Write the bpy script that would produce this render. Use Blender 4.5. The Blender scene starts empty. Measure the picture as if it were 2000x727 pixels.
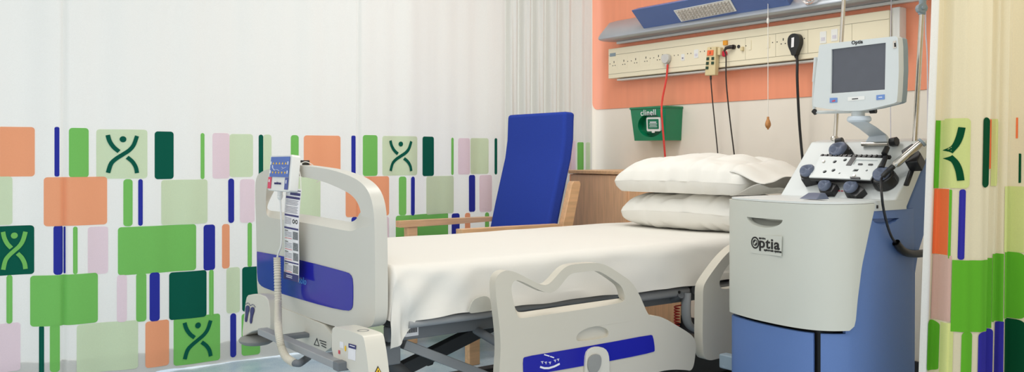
import bpy, bmesh, math, random
from mathutils import Vector, Matrix, noise
from mathutils.geometry import tessellate_polygon
random.seed(4)
C = bpy.context.scene.collection
V = Vector
PI = math.pi
# ------------------------------------------------------------------ camera geometry
# room axes: X runs along the bed to the head wall, Y along the head wall away from the camera, Z up
FPX = 1740.0
TH = math.atan2(1740.0, 1280.0)
CAMZ = 1.0
HY = 302.0
FW = (math.cos(TH), math.sin(TH))
RT = (math.sin(TH), -math.cos(TH))
XW = 3.72                                                  # head wall


def ray(px, py):
    a = (px - 1000) / FPX
    return V((FW[0] + RT[0] * a, FW[1] + RT[1] * a, -(py - HY) / FPX))


def at(px, py, d):
    return V((0, 0, CAMZ)) + ray(px, py) * d


def hX(px, py, X):
    r = ray(px, py); return V((0, 0, CAMZ)) + r * (X / r.x)


def hY(px, py, Y):
    r = ray(px, py); return V((0, 0, CAMZ)) + r * (Y / r.y)


def hZ(px, py, Z):
    r = ray(px, py); return V((0, 0, CAMZ)) + r * ((Z - CAMZ) / r.z)


def hP(px, py, p0, n):
    r = ray(px, py); o = V((0, 0, CAMZ))
    return o + r * ((p0 - o).dot(n) / r.dot(n))


# ------------------------------------------------------------------ materials
def lin(c):
    return tuple(((v / 255) / 12.92 if v / 255 <= .04045 else ((v / 255 + .055) / 1.055) ** 2.4) for v in c)


def mat(name, rgb, rough=.5, metal=0., var=.03, scale=30., bump=0., coat=0., trans=0., stretch=(1, 1, 1), emit=0., spec=.5, transmission=0.):
    m = bpy.data.materials.new(name); m.use_nodes = True
    nt = m.node_tree; N = nt.nodes; L = nt.links
    b = N['Principled BSDF']; out = N['Material Output']
    c = lin(rgb)
    tc = N.new('ShaderNodeTexCoord'); mp = N.new('ShaderNodeMapping'); mp.inputs['Scale'].default_value = stretch
    nz = N.new('ShaderNodeTexNoise'); nz.inputs['Scale'].default_value = scale; nz.inputs['Detail'].default_value = 3
    L.new(tc.outputs['Object'], mp.inputs[0]); L.new(mp.outputs[0], nz.inputs['Vector'])
    rp = N.new('ShaderNodeValToRGB')
    rp.color_ramp.elements[0].position = .3; rp.color_ramp.elements[1].position = .7
    rp.color_ramp.elements[0].color = tuple(v * (1 - var) for v in c) + (1,)
    rp.color_ramp.elements[1].color = tuple(min(1, v * (1 + var)) for v in c) + (1,)
    L.new(nz.outputs['Fac'], rp.inputs[0]); L.new(rp.outputs[0], b.inputs['Base Color'])
    b.inputs['Roughness'].default_value = rough; b.inputs['Metallic'].default_value = metal
    b.inputs['Coat Weight'].default_value = coat; b.inputs['Coat Roughness'].default_value = .06
    b.inputs['Specular IOR Level'].default_value = spec
    b.inputs['Transmission Weight'].default_value = transmission
    if emit:
        b.inputs['Emission Color'].default_value = c + (1,); b.inputs['Emission Strength'].default_value = emit
    if bump:
        bp = N.new('ShaderNodeBump'); bp.inputs['Strength'].default_value = bump; bp.inputs['Distance'].default_value = .004
        L.new(nz.outputs['Fac'], bp.inputs['Height']); L.new(bp.outputs[0], b.inputs['Normal'])
    if trans:
        t = N.new('ShaderNodeBsdfTranslucent'); mx = N.new('ShaderNodeMixShader'); mx.inputs[0].default_value = trans
        L.new(rp.outputs[0], t.inputs[0]); L.new(b.outputs[0], mx.inputs[1]); L.new(t.outputs[0], mx.inputs[2])
        L.new(mx.outputs[0], out.inputs[0])
    return m


CP = dict(rough=.85, trans=.1, spec=.15, scale=260, var=.02)                   # printed cloth lets less light through
CT = dict(rough=.85, trans=.3, spec=.15, scale=260, var=.02)
M = {
    'wall': mat('wall_paint', (244, 236, 223), .7, scale=8, var=.01),
    'ceil': mat('ceiling_paint', (235, 235, 232), .8),
    'skirt': mat('dark_cove_vinyl', (48, 48, 52), .5),
    'orange_panel': mat('orange_wall_sheet', (246, 156, 120), .35, scale=25, var=.03, stretch=(1, 1, .08)),
    'cloth_w': mat('curtain_white', (232, 232, 228), **CT),
    'cloth_o': mat('curtain_orange', (255, 176, 134), **CP),
    'cloth_b': mat('curtain_blue', (50, 58, 168), **CP),
    'cloth_g': mat('curtain_green', (130, 205, 106), **CP),
    'cloth_l': mat('curtain_pale_green', (220, 236, 202), **CP),
    'cloth_p': mat('curtain_pale_pink', (246, 226, 235), **CP),
    'cloth_d': mat('curtain_dark_green', (10, 96, 78), **CP),
    'rc_w': mat('curtain_warm_lit_cream', (238, 226, 192), **CT),  # cream base colour holds the warm light falling on this curtain
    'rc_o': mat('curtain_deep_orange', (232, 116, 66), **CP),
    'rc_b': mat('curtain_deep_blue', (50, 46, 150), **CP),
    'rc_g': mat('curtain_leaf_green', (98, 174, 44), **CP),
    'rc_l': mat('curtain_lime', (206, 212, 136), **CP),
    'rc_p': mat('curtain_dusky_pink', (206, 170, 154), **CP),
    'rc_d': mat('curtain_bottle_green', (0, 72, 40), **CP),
    'rc_e': mat('curtain_lining_cool_lit', (240, 238, 230), **CT),  # whiter edge strip: the cooler light on it is put into the colour
    'sheet': mat('cotton_sheet', (233, 230, 222), .85, scale=400, var=.01, bump=.03, spec=.2),
    'pillow': mat('cotton_pillowcase', (238, 236, 229), .85, scale=400, var=.01, bump=.03, spec=.2),
    'bedplastic': mat('warm_grey_plastic', (210, 208, 198), .38, scale=4, var=.01),
    'bedlight': mat('light_warm_grey_plastic', (220, 216, 203), .4, scale=4, var=.01),
    'bedblue': mat('glossy_blue_panel', (34, 36, 160), .10, scale=4, var=.02, spec=.24),
    'railplastic': mat('rail_plastic', (208, 202, 187), .38, scale=4, var=.01),
    'retainer': mat('retainer_plastic', (200, 198, 187), .4),
    'plate': mat('name_plate_film', (206, 208, 198), .35),
    'navy': mat('navy_print', (40, 40, 110), .5),
    'steel_grey': mat('grey_painted_steel', (160, 162, 164), .45, metal=.1, scale=10),
    'mid_grey': mat('mid_grey_steel', (112, 116, 120), .5, scale=10),
    'dark_grey': mat('dark_grey_steel', (62, 64, 66), .5, scale=10),
    'black': mat('black_plastic', (26, 26, 28), .4, scale=40),
    'bumper': mat('grey_rubber', (150, 150, 146), .6, scale=20),
    'beige_hose': mat('beige_ribbed_plastic', (214, 208, 192), .5),
    'white_plastic': mat('white_plastic', (236, 236, 232), .4, scale=6, var=.01),
    'paper': mat('laminated_paper', (240, 238, 240), .35),
    'photo_grey': mat('printed_photo', (120, 122, 128), .4, scale=260, var=.6),
    'ink': mat('grey_ink', (132, 132, 146), .5),
    'ink_black': mat('black_ink', (20, 20, 22), .5),
    'red_ink': mat('red_ink', (214, 70, 84), .5),
    'yellow': mat('yellow_sticker', (250, 200, 30), .4),
    'white_ink': mat('white_print', (240, 240, 245), .5),
    'cyan_ink': mat('pale_blue_print', (70, 150, 220), .5),
    'pad_blue': mat('keypad_blue', (70, 108, 190), .4),
    'pad_pink': mat('keypad_pink', (226, 60, 100), .4),
    'pad_dark': mat('keypad_dark_blue', (60, 80, 160), .4),
    'fabric_blue': mat('royal_blue_upholstery', (44, 68, 164), .9, scale=500, var=.12, bump=.15, spec=.2),
    'beech': mat('beech_wood', (230, 184, 138), .45, scale=14, var=.12, stretch=(.4, 4, 4)),
    'cab_wood': mat('beech_laminate', (240, 192, 150), .4, scale=16, var=.1, stretch=(5, 5, .35)),
    'cab_dark': mat('dark_brown_plinth_and_gap', (86, 58, 42), .5),  # plinth brown, also used to paint the shaded gap beside the carcass
    'cream': mat('cream_enamel', (240, 230, 202), .4, scale=5, var=.01),
    'cream_line': mat('trunking_groove', (150, 142, 118), .6),
    'cream_btn': mat('beige_handset', (222, 204, 158), .45),
    'orange_btn': mat('orange_button', (240, 110, 60), .4),
    'amber_btn': mat('amber_button', (236, 160, 40), .35),
    'red_btn': mat('red_button', (206, 34, 62), .35),
    'green_btn': mat('dark_green_key', (20, 60, 40), .4),
    'grey_plug': mat('pale_grey_plug', (206, 204, 200), .45),
    'red_cord': mat('red_cable', (226, 66, 58), .45),
    'dark_cord': mat('dark_cable', (50, 42, 38), .5),
    'cord_white': mat('white_cord', (238, 234, 226), .7),
    'cord_lilac': mat('pale_lilac_cord', (214, 210, 220), .6),
    'acorn': mat('turned_wood', (196, 136, 78), .45, scale=60, var=.2),
    'tray': mat('silver_grey_aluminium', (176, 182, 190), .32, metal=.35, scale=6),
    'shade_blue': mat('slate_blue_enamel', (92, 116, 172), .4, scale=6),
    'louvre': mat('louvre_metal', (196, 190, 182), .35, metal=.5, scale=90, var=.2),
    'green_bin': mat('green_abs_plastic', (0, 128, 84), .3, scale=5, coat=.2),
    'green_pack': mat('green_pack_film', (16, 118, 84), .3),
    'hole': mat('deep_green_inside', (0, 62, 44), .5),
    'mach_white': mat('pale_grey_moulding', (214, 219, 218), .4, scale=4, var=.01),
    'mach_lid': mat('warm_pale_grey_moulding', (205, 206, 195), .42, scale=4, var=.01),
    'mach_blue': mat('medical_blue_moulding', (94, 124, 180), .5, scale=900, var=.05, bump=.05),
    'mach_knob': mat('slate_blue_knob', (98, 108, 130), .42),
    'mach_arm': mat('pale_blue_arm', (204, 214, 222), .35),
    'back_grey': mat('blue_grey_moulding', (140, 156, 166), .45),
    'screen': mat('dark_screen', (78, 82, 92), .15, coat=.3),
    'btn_blue': mat('blue_soft_key', (112, 146, 206), .4),
    'chrome': mat('brushed_chrome', (206, 200, 190), .22, metal=1., scale=60, var=.05),
    'clear': mat('clear_plastic', (236, 236, 232), .05, transmission=.9),
    'lamp': mat('ceiling_lamp', (255, 250, 240), .5, emit=4.0),
}


def floor_mat():
    m = bpy.data.materials.new('speckled_blue_vinyl'); m.use_nodes = True
    nt = m.node_tree; N = nt.nodes; L = nt.links; b = N['Principled BSDF']
    tc = N.new('ShaderNodeTexCoord')
    v = N.new('ShaderNodeTexVoronoi'); v.inputs['Scale'].default_value = 140
    n = N.new('ShaderNodeTexNoise'); n.inputs['Scale'].default_value = 7; n.inputs['Detail'].default_value = 6
    r1 = N.new('ShaderNodeValToRGB'); r2 = N.new('ShaderNodeValToRGB')
    a = lin((160, 186, 208)); c = lin((196, 214, 226)); d = lin((132, 160, 188))
    r1.color_ramp.elements[0].position = .35; r1.color_ramp.elements[1].position = .65
    r1.color_ramp.elements[0].color = a + (1,); r1.color_ramp.elements[1].color = c + (1,)
    r2.color_ramp.elements[0].position = .12; r2.color_ramp.elements[1].position = .3
    r2.color_ramp.elements[0].color = (1, 1, 1, 1); r2.color_ramp.elements[1].color = (0, 0, 0, 1)
    mx = N.new('ShaderNodeMixRGB'); mx.inputs[2].default_value = d + (1,)
    for t in (v, n): L.new(tc.outputs['Object'], t.inputs['Vector'])
    L.new(n.outputs['Fac'], r1.inputs[0]); L.new(v.outputs['Distance'], r2.inputs[0])
    L.new(r2.outputs[0], mx.inputs[0]); L.new(r1.outputs[0], mx.inputs[1]); L.new(mx.outputs[0], b.inputs['Base Color'])
    b.inputs['Roughness'].default_value = .35
    return m


M['floor'] = floor_mat()


# ------------------------------------------------------------------ mesh builder
class B:
    def __init__(s): s.v = []; s.f = []; s.m = []

    def add(s, vs, fs, m=0):
        o = len(s.v); s.v += [V(p) for p in vs]
        for f in fs: s.f.append(tuple(i + o for i in f)); s.m.append(m)
        return s

    def box(s, x0, x1, y0, y1, z0, z1, m=0):
        p = [(x, y, z) for z in (z0, z1) for y in (y0, y1) for x in (x0, x1)]
        return s.add(p, [(0, 2, 3, 1), (4, 5, 7, 6), (0, 1, 5, 4), (2, 6, 7, 3), (0, 4, 6, 2), (1, 3, 7, 5)], m)

    def hexa(s, a, b, m=0):                                   # two quads, four points each
        return s.add(list(a) + list(b), [(3, 2, 1, 0), (4, 5, 6, 7), (0, 1, 5, 4), (1, 2, 6, 5), (2, 3, 7, 6), (3, 0, 4, 7)], m)

    def beam(s, p, q, w, h, up=V((0, 0, 1)), m=0):            # box beam from p to q
        p, q = V(p), V(q); d = (q - p).normalized(); a = d.cross(up).normalized(); u = a.cross(d).normalized()
        c = [a * w / 2 + u * h / 2, -a * w / 2 + u * h / 2, -a * w / 2 - u * h / 2, a * w / 2 - u * h / 2]
        return s.hexa([p + k for k in c], [q + k for k in c], m)

    def prism(s, loop, vec, holes=(), m=0, mside=None, back=None):
        loops = [[V(p) for p in loop]] + [[V(p) for p in h] for h in holes]
        tri = tessellate_polygon(loops); flat = [p for l in loops for p in l]; n = len(flat); vec = V(vec)
        fs = [tuple(t) for t in tri] + [tuple(i + n for i in reversed(t)) for t in tri]
        fb_ = [p + vec for p in flat]
        if back: fb_[len(loop):] = [V(p) for h in back for p in h]
        s.add(flat + fb_, fs, m)
        o = len(s.v) - 2 * n; k = 0
        for l in loops:
            for i in range(len(l)):
                a, b = k + i, k + (i + 1) % len(l)
                s.f.append((o + a, o + b, o + b + n, o + a + n)); s.m.append(m if mside is None else mside)
            k += len(l)
        return s

    def tube(s, path, r, n=10, m=0, caps=True, flat=1.0):
        P = [V(p) for p in path]; R = r if isinstance(r, (list, tuple)) else [r] * len(P)
        T = [(P[min(i + 1, len(P) - 1)] - P[max(i - 1, 0)]).normalized() for i in range(len(P))]
        ref = V((0, 0, 1)) if abs(T[0].z) < .9 else V((1, 0, 0))
        a = T[0].cross(ref).normalized(); vs = []
        for i, p in enumerate(P):
            a = (a - T[i] * a.dot(T[i])).normalized(); b = T[i].cross(a)
            vs += [p + (a * math.cos(2 * PI * k / n) + b * math.sin(2 * PI * k / n) * flat) * R[i] for k in range(n)]
        fs = [(i * n + k, i * n + (k + 1) % n, (i + 1) * n + (k + 1) % n, (i + 1) * n + k) for i in range(len(P) - 1) for k in range(n)]
        if caps: fs += [tuple(range(n - 1, -1, -1)), tuple((len(P) - 1) * n + k for k in range(n))]
        return s.add(vs, fs, m)

    def lathe(s, prof, o, axis, n=24, m=0, caps=True, sx=1.0, ref=None):
        ax = V(axis).normalized(); ref = V(ref) if ref is not None else (V((0, 0, 1)) if abs(ax.z) < .9 else V((1, 0, 0)))
        a = ax.cross(ref).normalized(); b = ax.cross(a); o = V(o); vs = []
        for r, h in prof:
            vs += [o + ax * h + (a * math.cos(2 * PI * k / n) * sx + b * math.sin(2 * PI * k / n)) * r for k in range(n)]
        fs = [(i * n + k, i * n + (k + 1) % n, (i + 1) * n + (k + 1) % n, (i + 1) * n + k) for i in range(len(prof) - 1) for k in range(n)]
        if caps: fs += [tuple(range(n - 1, -1, -1)), tuple((len(prof) - 1) * n + k for k in range(n))]
        return s.add(vs, fs, m)

    def grid(s, fn, nu, nv, m=0, mf=None):
        vs = [fn(i / nu, j / nv) for j in range(nv + 1) for i in range(nu + 1)]
        o = len(s.v); s.v += [V(p) for p in vs]; w = nu + 1
        for j in range(nv):
            for i in range(nu):
                s.f.append((o + j * w + i, o + j * w + i + 1, o + (j + 1) * w + i + 1, o + (j + 1) * w + i))
                s.m.append(mf((i + .5) / nu, (j + .5) / nv) if mf else m)
        return s

    def build(s, name, mats, parent=None, bevel=0., seg=3, sub=0, solid=0., smooth=40., loose=False, recalc=True):
        mats = mats if isinstance(mats, (list, tuple)) else [mats]
        lo = V([min(p[k] for p in s.v) for k in range(3)]); hi = V([max(p[k] for p in s.v) for k in range(3)])
        org = V((0, 0, 0))
        if parent is None: org = V(((lo.x + hi.x) / 2, (lo.y + hi.y) / 2, lo.z))
        base = org if parent is None else WO[parent.name]
        me = bpy.data.meshes.new(name); me.from_pydata([p - base for p in s.v], [], s.f)
        for k in mats: me.materials.append(M[k])
        me.polygons.foreach_set('material_index', s.m)
        bm = bmesh.new(); bm.from_mesh(me)
        if not loose: bmesh.ops.remove_doubles(bm, verts=bm.verts, dist=1e-5)
        if recalc: bmesh.ops.recalc_face_normals(bm, faces=bm.faces)
        bm.to_mesh(me); bm.free()
        me.polygons.foreach_set('use_smooth', [True] * len(me.polygons))
        if smooth < 180 and not bevel: me.set_sharp_from_angle(angle=math.radians(smooth))
        o = bpy.data.objects.new(name, me); C.objects.link(o)
        if parent is None: o.location = org
        else: o.parent = parent
        WO[o.name] = base
        if solid:
            md = o.modifiers.new('thickness', 'SOLIDIFY'); md.thickness = solid; md.offset = 0
        if bevel:
            md = o.modifiers.new('rounded', 'BEVEL'); md.width = bevel; md.segments = seg; md.limit_method = 'ANGLE'
            md.angle_limit = math.radians(35); md.harden_normals = True
        if sub:
            md = o.modifiers.new('smooth', 'SUBSURF'); md.levels = sub; md.render_levels = sub
        return o


WO = {}


def thing(name, label, cat, loc, group=None):
    o = bpy.data.objects.new(name, None); C.objects.link(o); o.location = loc; WO[o.name] = V(loc)
    o.empty_display_size = .05
    return tag(o, label, cat, group)


def tag(o, label, cat, group=None):
    o['label'] = label; o['category'] = cat
    if group: o['group'] = group
    return o


def struct(o):
    o['kind'] = 'structure'; return o


def lab(o, text):
    o['label'] = text; return o


def smooth_loop(pts, it=2):
    for _ in range(it):
        q = []
        for i in range(len(pts)):
            a, b = V(pts[i]), V(pts[(i + 1) % len(pts)])
            q += [a * .75 + b * .25, a * .25 + b * .75]
        pts = q
    return pts


def spline(pts, n=8):
    P = [V(p) for p in pts]; out = []
    for i in range(len(P) - 1):
        a, b, c, d = P[max(i - 1, 0)], P[i], P[i + 1], P[min(i + 2, len(P) - 1)]
        for k in range(n):
            t = k / n
            out.append(.5 * ((2 * b) + (c - a) * t + (2 * a - 5 * b + 4 * c - d) * t * t + (3 * b - a - 3 * c + d) * t ** 3))
    out.append(P[-1]); return out


def lerp1(tab, x):
    if x <= tab[0][0]: return tab[0][1]
    for (a, p), (b, q) in zip(tab, tab[1:]):
        if x <= b:
            t = (x - a) / (b - a); t = t * t * (3 - 2 * t); return p + (q - p) * t
    return tab[-1][1]


def rrect(o, ux, uy, w, h, r, n=5):                            # rounded rectangle loop around centre o
    o, ux, uy = V(o), V(ux), V(uy); L = []
    for cx, cy, a0 in ((w / 2 - r, h / 2 - r, 0), (-w / 2 + r, h / 2 - r, 90), (-w / 2 + r, -h / 2 + r, 180), (w / 2 - r, -h / 2 + r, 270)):
        for k in range(n + 1):
            a = math.radians(a0 + 90 * k / n); L.append(o + ux * (cx + r * math.cos(a)) + uy * (cy + r * math.sin(a)))
    return L


def ell(o, ux, uy, a, b, n=24):
    o, ux, uy = V(o), V(ux), V(uy)
    return [o + ux * a * math.cos(2 * PI * k / n) + uy * b * math.sin(2 * PI * k / n) for k in range(n)]


def text(body, size, o, ux, uy, m, parent, name='lettering', depth=.0006, align='CENTER', bold=0., sx=1.0, sp=1.06):
    cu = bpy.data.curves.new('t', 'FONT'); cu.body = body; cu.size = size; cu.align_x = align; cu.align_y = 'CENTER'
    cu.extrude = depth; cu.offset = bold; cu.space_character = sp
    to = bpy.data.objects.new('t', cu); C.objects.link(to)
    dg = bpy.context.evaluated_depsgraph_get(); me = bpy.data.meshes.new_from_object(to.evaluated_get(dg))
    o, ux, uy = V(o), V(ux).normalized(), V(uy).normalized(); uz = ux.cross(uy)
    base = WO[parent.name]
    for v in me.vertices: v.co = o + ux * v.co.x * sx + uy * v.co.y + uz * v.co.z - base
    me.materials.clear(); me.materials.append(M[m]); me.name = name
    bpy.data.objects.remove(to); bpy.data.curves.remove(cu)
    r = bpy.data.objects.new(name, me); C.objects.link(r); r.parent = parent; WO[r.name] = base
    return r


def cut(o, cutter, bevel=0., seg=3):                                            # carve a recess for good, then drop the tool
    md = o.modifiers.new('carve', 'BOOLEAN'); md.object = cutter; md.operation = 'DIFFERENCE'; md.solver = 'EXACT'
    bpy.context.view_layer.update()
    dg = bpy.context.evaluated_depsgraph_get(); me = bpy.data.meshes.new_from_object(o.evaluated_get(dg))
    o.modifiers.clear(); o.data = me
    me.set_sharp_from_angle(angle=math.radians(40))
    if bevel:
        md = o.modifiers.new('rounded', 'BEVEL'); md.width = bevel; md.segments = seg; md.limit_method = 'ANGLE'; md.angle_limit = math.radians(35); md.harden_normals = True
    bpy.data.objects.remove(cutter)


NX = V((-1, 0, 0)); NY = V((0, -1, 0)); UX = V((1, 0, 0)); UY = V((0, 1, 0)); UZ = V((0, 0, 1))
RX = V((0, -1, 0))                                             # "right" when looking at a face that looks towards -X

# ------------------------------------------------------------------ room shell
b = B(); b.box(-2.6, XW + .12, -2.2, 6.2, -.05, 0); struct(b.build('floor', 'floor'))
b = B(); b.box(XW, XW + .12, -2.2, 6.2, 0, 2.7); struct(b.build('wall_head', 'wall'))
b = B(); b.box(-2.6, XW + .12, -2.2, 6.2, 2.7, 2.8); struct(b.build('ceiling', 'ceil'))
b = B(); b.box(XW - .012, XW, -2.2, 6.2, 0, .1); struct(b.build('baseboard_head', 'skirt', bevel=.004))
# orange protective sheet with rounded corners
a = hX(1158, 213, XW); c = hX(1826, 172, XW)
b = B(); zt = 2.35; zb = hX(1400, 200, XW - .005).z
b.prism(rrect((XW - .001, (a.y + c.y) / 2, (zt + zb) / 2), RX, UZ, a.y - c.y, zt - zb, .045, 6), (-.004, 0, 0))
tag(b.build('wall_panel', 'orange_panel', bevel=.001), 'orange wall sheet with rounded corners behind the cream socket trunking', 'wall panel')

# ------------------------------------------------------------------ curtains
YC = [(-2.4, 4.36), (.1, 4.36), (.5, 4.36), (.8, 4.27), (1.1, 4.25), (1.5, 4.25), (1.9, 4.23), (2.1, 4.2), (2.35, 4.22), (2.6, 4.29), (2.8, 4.32), (3.2, 4.34)]


def ycm(x): return lerp1(YC, x)


def chit(px, py):
    y = 4.25
    for _ in range(12): p = hY(px, py, y); y = ycm(p.x)
    return p


XS1 = chit(125, 300).x; XS2 = chit(702, 250).x


def ycur(x, z):
    k = .6 + .4 * (z / 2.4)
    w = .010 * math.sin(x * 9.1 + .6) + .007 * math.sin(x * 21.0 + 2 + .5 * z) + .004 * math.sin(x * 43 + 1.0)
    g = .016 * math.exp(-((x - XS1 - .002 * z) / .009) ** 2) + .014 * math.exp(-((x - XS2) / .008) ** 2)
    return ycm(x) + w * k + g


PN = [0]


def patch(bd, x0, x1, z0, z1, m, surf, r=.014, off=.0016, step=.006, nz=14, lm=True, rm=True):
    PN[0] += 1; off += .00008 * (PN[0] % 7)
    r = min(r, (x1 - x0) / 2, (z1 - z0) / 2)
    xs = []
    arc = [r * (1 - math.cos(PI / 2 * k / 5)) for k in range(6)]
    mid0, mid1 = x0 + r, x1 - r; n = max(1, int((mid1 - mid0) / step))
    cols = [(x0 + d, r - math.sqrt(max(0, r * r - (r - d) ** 2)) if lm else 0) for d in arc]
    cols += [(mid0 + (mid1 - mid0) * k / n, 0) for k in range(1, n)]
    cols += [(x1 - d, r - math.sqrt(max(0, r * r - (r - d) ** 2)) if rm else 0) for d in reversed(arc)]
    vs = [surf(x, z0 + t + (z1 - z0 - 2 * t) * j / nz, off) for x, t in cols for j in range(nz + 1)]
    w = nz + 1
    bd.add(vs, [(i * w + j, (i + 1) * w + j, (i + 1) * w + j + 1, i * w + j + 1) for i in range(len(cols) - 1) for j in range(nz)], m)


def ribbon(bd, ctr, w, m, surf, off, box):
    x0, x1, z0, z1 = box
    P = spline([(x0 + (x1 - x0) * u, z0 + (z1 - z0) * v, 0) for u, v in ctr], 8); vs = []
    for i, p in enumerate(P):
        t = (P[min(i + 1, len(P) - 1)] - P[max(i - 1, 0)]).normalized(); nn = V((-t.y, t.x, 0)) * w / 2
        vs += [surf((p + nn * k).x, (p + nn * k).y, off) for k in (1, .33, -.33, -1)]
    bd.add(vs, [(4 * i + k, 4 * i + k + 1, 4 * i + k + 5, 4 * i + k + 4) for i in range(len(P) - 1) for k in range(3)], m)


G1 = [(.785, .87), (.72, .69), (.63, .58), (.5, .49), (.37, .40), (.28, .30), (.225, .12)]
G2 = [(.22, .885), (.255, .76), (.33, .64), (.43, .55)]
G3 = [(.585, .435), (.69, .345), (.76, .23), (.785, .11)]


def glyph(bd, box, m, surf):
    x0, x1, z0, z1 = box; w = .08 * (z1 - z0)
    for g in (G1, G2, G3): ribbon(bd, g, w, m, surf, .0042, box)
    cx, cz, r = x0 + .505 * (x1 - x0), z0 + .8 * (z1 - z0), .062 * (z1 - z0)
    vs = [surf(cx, cz, .0042)] + [surf(cx + r * math.cos(2 * PI * k / 20), cz + r * math.sin(2 * PI * k / 20), .0042) for k in range(20)]
    bd.add(vs, [(0, 1 + k, 1 + (k + 1) % 20) for k in range(20)], m)


CM = ['cloth_w', 'cloth_o', 'cloth_b', 'cloth_g', 'cloth_l', 'cloth_p', 'cloth_d']
K = {c: i for i, c in enumerate('WOBGLPD')}
ROWS = [
    [('O', -5, 68, 248, 345), ('B', 106, 116, 248, 345), ('G', 135, 174, 250, 347), ('Lx', 189, 287, 253, 349), ('D', 301, 339, 257, 350),
     ('G', 391, 399, 260, 350), ('P', 415, 450, 260, 349), ('L', 450, 494, 262, 346), ('D', 505, 514, 263, 346), ('L', 514, 530, 263, 346),
     ('G', 568, 583, 264, 345), ('O', 592, 665, 265, 345), ('B', 688, 696, 265, 345), ('G', 709, 738, 264, 344), ('Lx', 747, 813, 266, 343),
     ('D', 823, 847, 267, 344), ('G', 881, 886, 269, 342), ('P', 895, 919, 270, 341), ('L', 920, 954, 270, 340), ('D', 965, 970, 270, 341), ('L', 970, 982, 270, 341)],
    [('L', -30, 24, 345, 440), ('O', 85, 210, 346, 441), ('G', 240, 258, 350, 442), ('B', 269, 278, 350, 441), ('L', 314, 405, 351, 438),
     ('B', 447, 459, 349, 436), ('P', 470, 497, 350, 435), ('L', 560, 624, 346, 430), ('O', 676, 760, 345, 423), ('G', 780, 793, 345, 421),
     ('B', 801, 808, 345, 421), ('L', 830, 886, 344, 418), ('B', 916, 930, 342, 414), ('P', 938, 960, 342, 414), ('P', 970, 985, 341, 413)],
    [('Dx', -12, 67, 441, 537), ('B', 104, 124, 440, 537), ('B', 125.5, 129, 443, 535), ('G', 143, 152, 443, 536), ('P', 172, 212, 443, 536), ('G', 230, 382, 441, 533),
     ('B', 397, 420, 439, 528), ('O', 434, 450, 438, 525), ('G', 484, 492, 435, 522), ('B', 688, 700, 424, 500), ('P', 733, 760, 424, 500), ('G', 774, 875, 418, 492), ('B', 882, 898, 417, 488),
     ('O', 908, 919, 416, 486), ('G', 948, 955, 415, 484)],
    [('G', 12, 24, 537, 632), ('G', 59, 192, 537, 636), ('P', 228, 247, 537, 629), ('G', 265, 285, 533, 628), ('B', 291, 311, 532, 627),
     ('D', 330, 403, 530, 622), ('G', 408, 417, 527, 617), ('L', 443, 470, 523, 612), ('D', 474, 512, 521, 608)],
    [('P', -30, 40, 632, 727), ('D', 76, 86, 636, 730), ('G', 97, 117, 633, 727), ('L', 150, 269, 630, 726), ('O', 283, 330, 626, 716),
     ('Gx', 339, 430, 617, 713), ('B', 451, 463, 613, 699), ('G', 473, 508, 612, 694)],
]


def csurf(x, z, off=0.): return V((x, ycur(x, z) - off, z))


b = B()
CX0, CX1, CZ1 = -.75, 3.13, 2.45
b.grid(lambda u, v: csurf(CX0 + (CX1 - CX0) * u, .006 + (CZ1 - .006) * v + .004 * math.sin(u * 30)), 776, 24, 0)
ZH = chit(380, 676).z                                          # turned-up hem: a second layer of cloth behind
b.grid(lambda u, v: csurf(CX0 + (CX1 - CX0) * u, .008 + (ZH - .008) * v + .003 * math.sin(u * 170), -.004), 388, 3, 0)
b.grid(lambda u, v: csurf(CX0 + (CX1 - CX0) * u, .008 + (ZH - .008) * v + .003 * math.sin(u * 170), -.006), 388, 3, 0)
PER = chit(664, 300).x - chit(68, 300).x
for ri, row in enumerate(ROWS):
    for it in row:
        c, p0, p1, t0, t1 = it; pm = (p0 + p1) / 2
        x0, x1 = chit(p0, (t0 + t1) / 2).x, chit(p1, (t0 + t1) / 2).x
        z1, z0 = chit(pm, t0).z, max(chit(pm, t1).z, .02)
        for sh in ((0, 1) if ri > 2 else (0,)):
            a0, a1 = x0 + sh * PER, x1 + sh * PER
            if a1 > 3.08: continue
            patch(b, a0, a1, z0, z1, K[c[0]], csurf, off=.0014 + .0011 * (ri % 2), r=.007 if ri == 0 and c == 'B' else .014)
            if len(c) > 1: glyph(b, (a0, a1, z0, z1), K['G'] if c[0] == 'D' else K['D'], csurf)
tag(b.build('privacy_curtain', CM, smooth=180, loose=True, recalc=False), 'long white privacy curtain printed with coloured blocks, hanging flat behind the bed and armchair', 'curtain')

# the bunched end of the next curtain in the corner
p_a, p_b = V((3.12, 4.40, 0)), V((3.675, 4.16, 0)); gd = (p_b - p_a); gl = gd.length; gd.normalize(); gn = V((gd.y, -gd.x, 0))


def gsurf(s, z, off=0.):
    q = s / gl; fl = .85 + .15 * (1 - z / 2.4)
    w = (.030 * math.sin(s * 74 + .5 * math.sin(z * 1.7)) + .012 * math.sin(s * 151 + 1 + .3 * z)) * (1 - .72 * lerp1([(.6, 0), (.85, 1)], q)) * fl
    p = p_a + gd * s + gn * (w + off); return V((p.x, p.y, z))


b = B(); b.grid(lambda u, v: gsurf(u * gl, .006 + 2.444 * v), 300, 30, 0)


def gs_at(px, py):
    p = hP(px, py, p_a, gn); return (p - p_a).dot(gd), p.z


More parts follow.
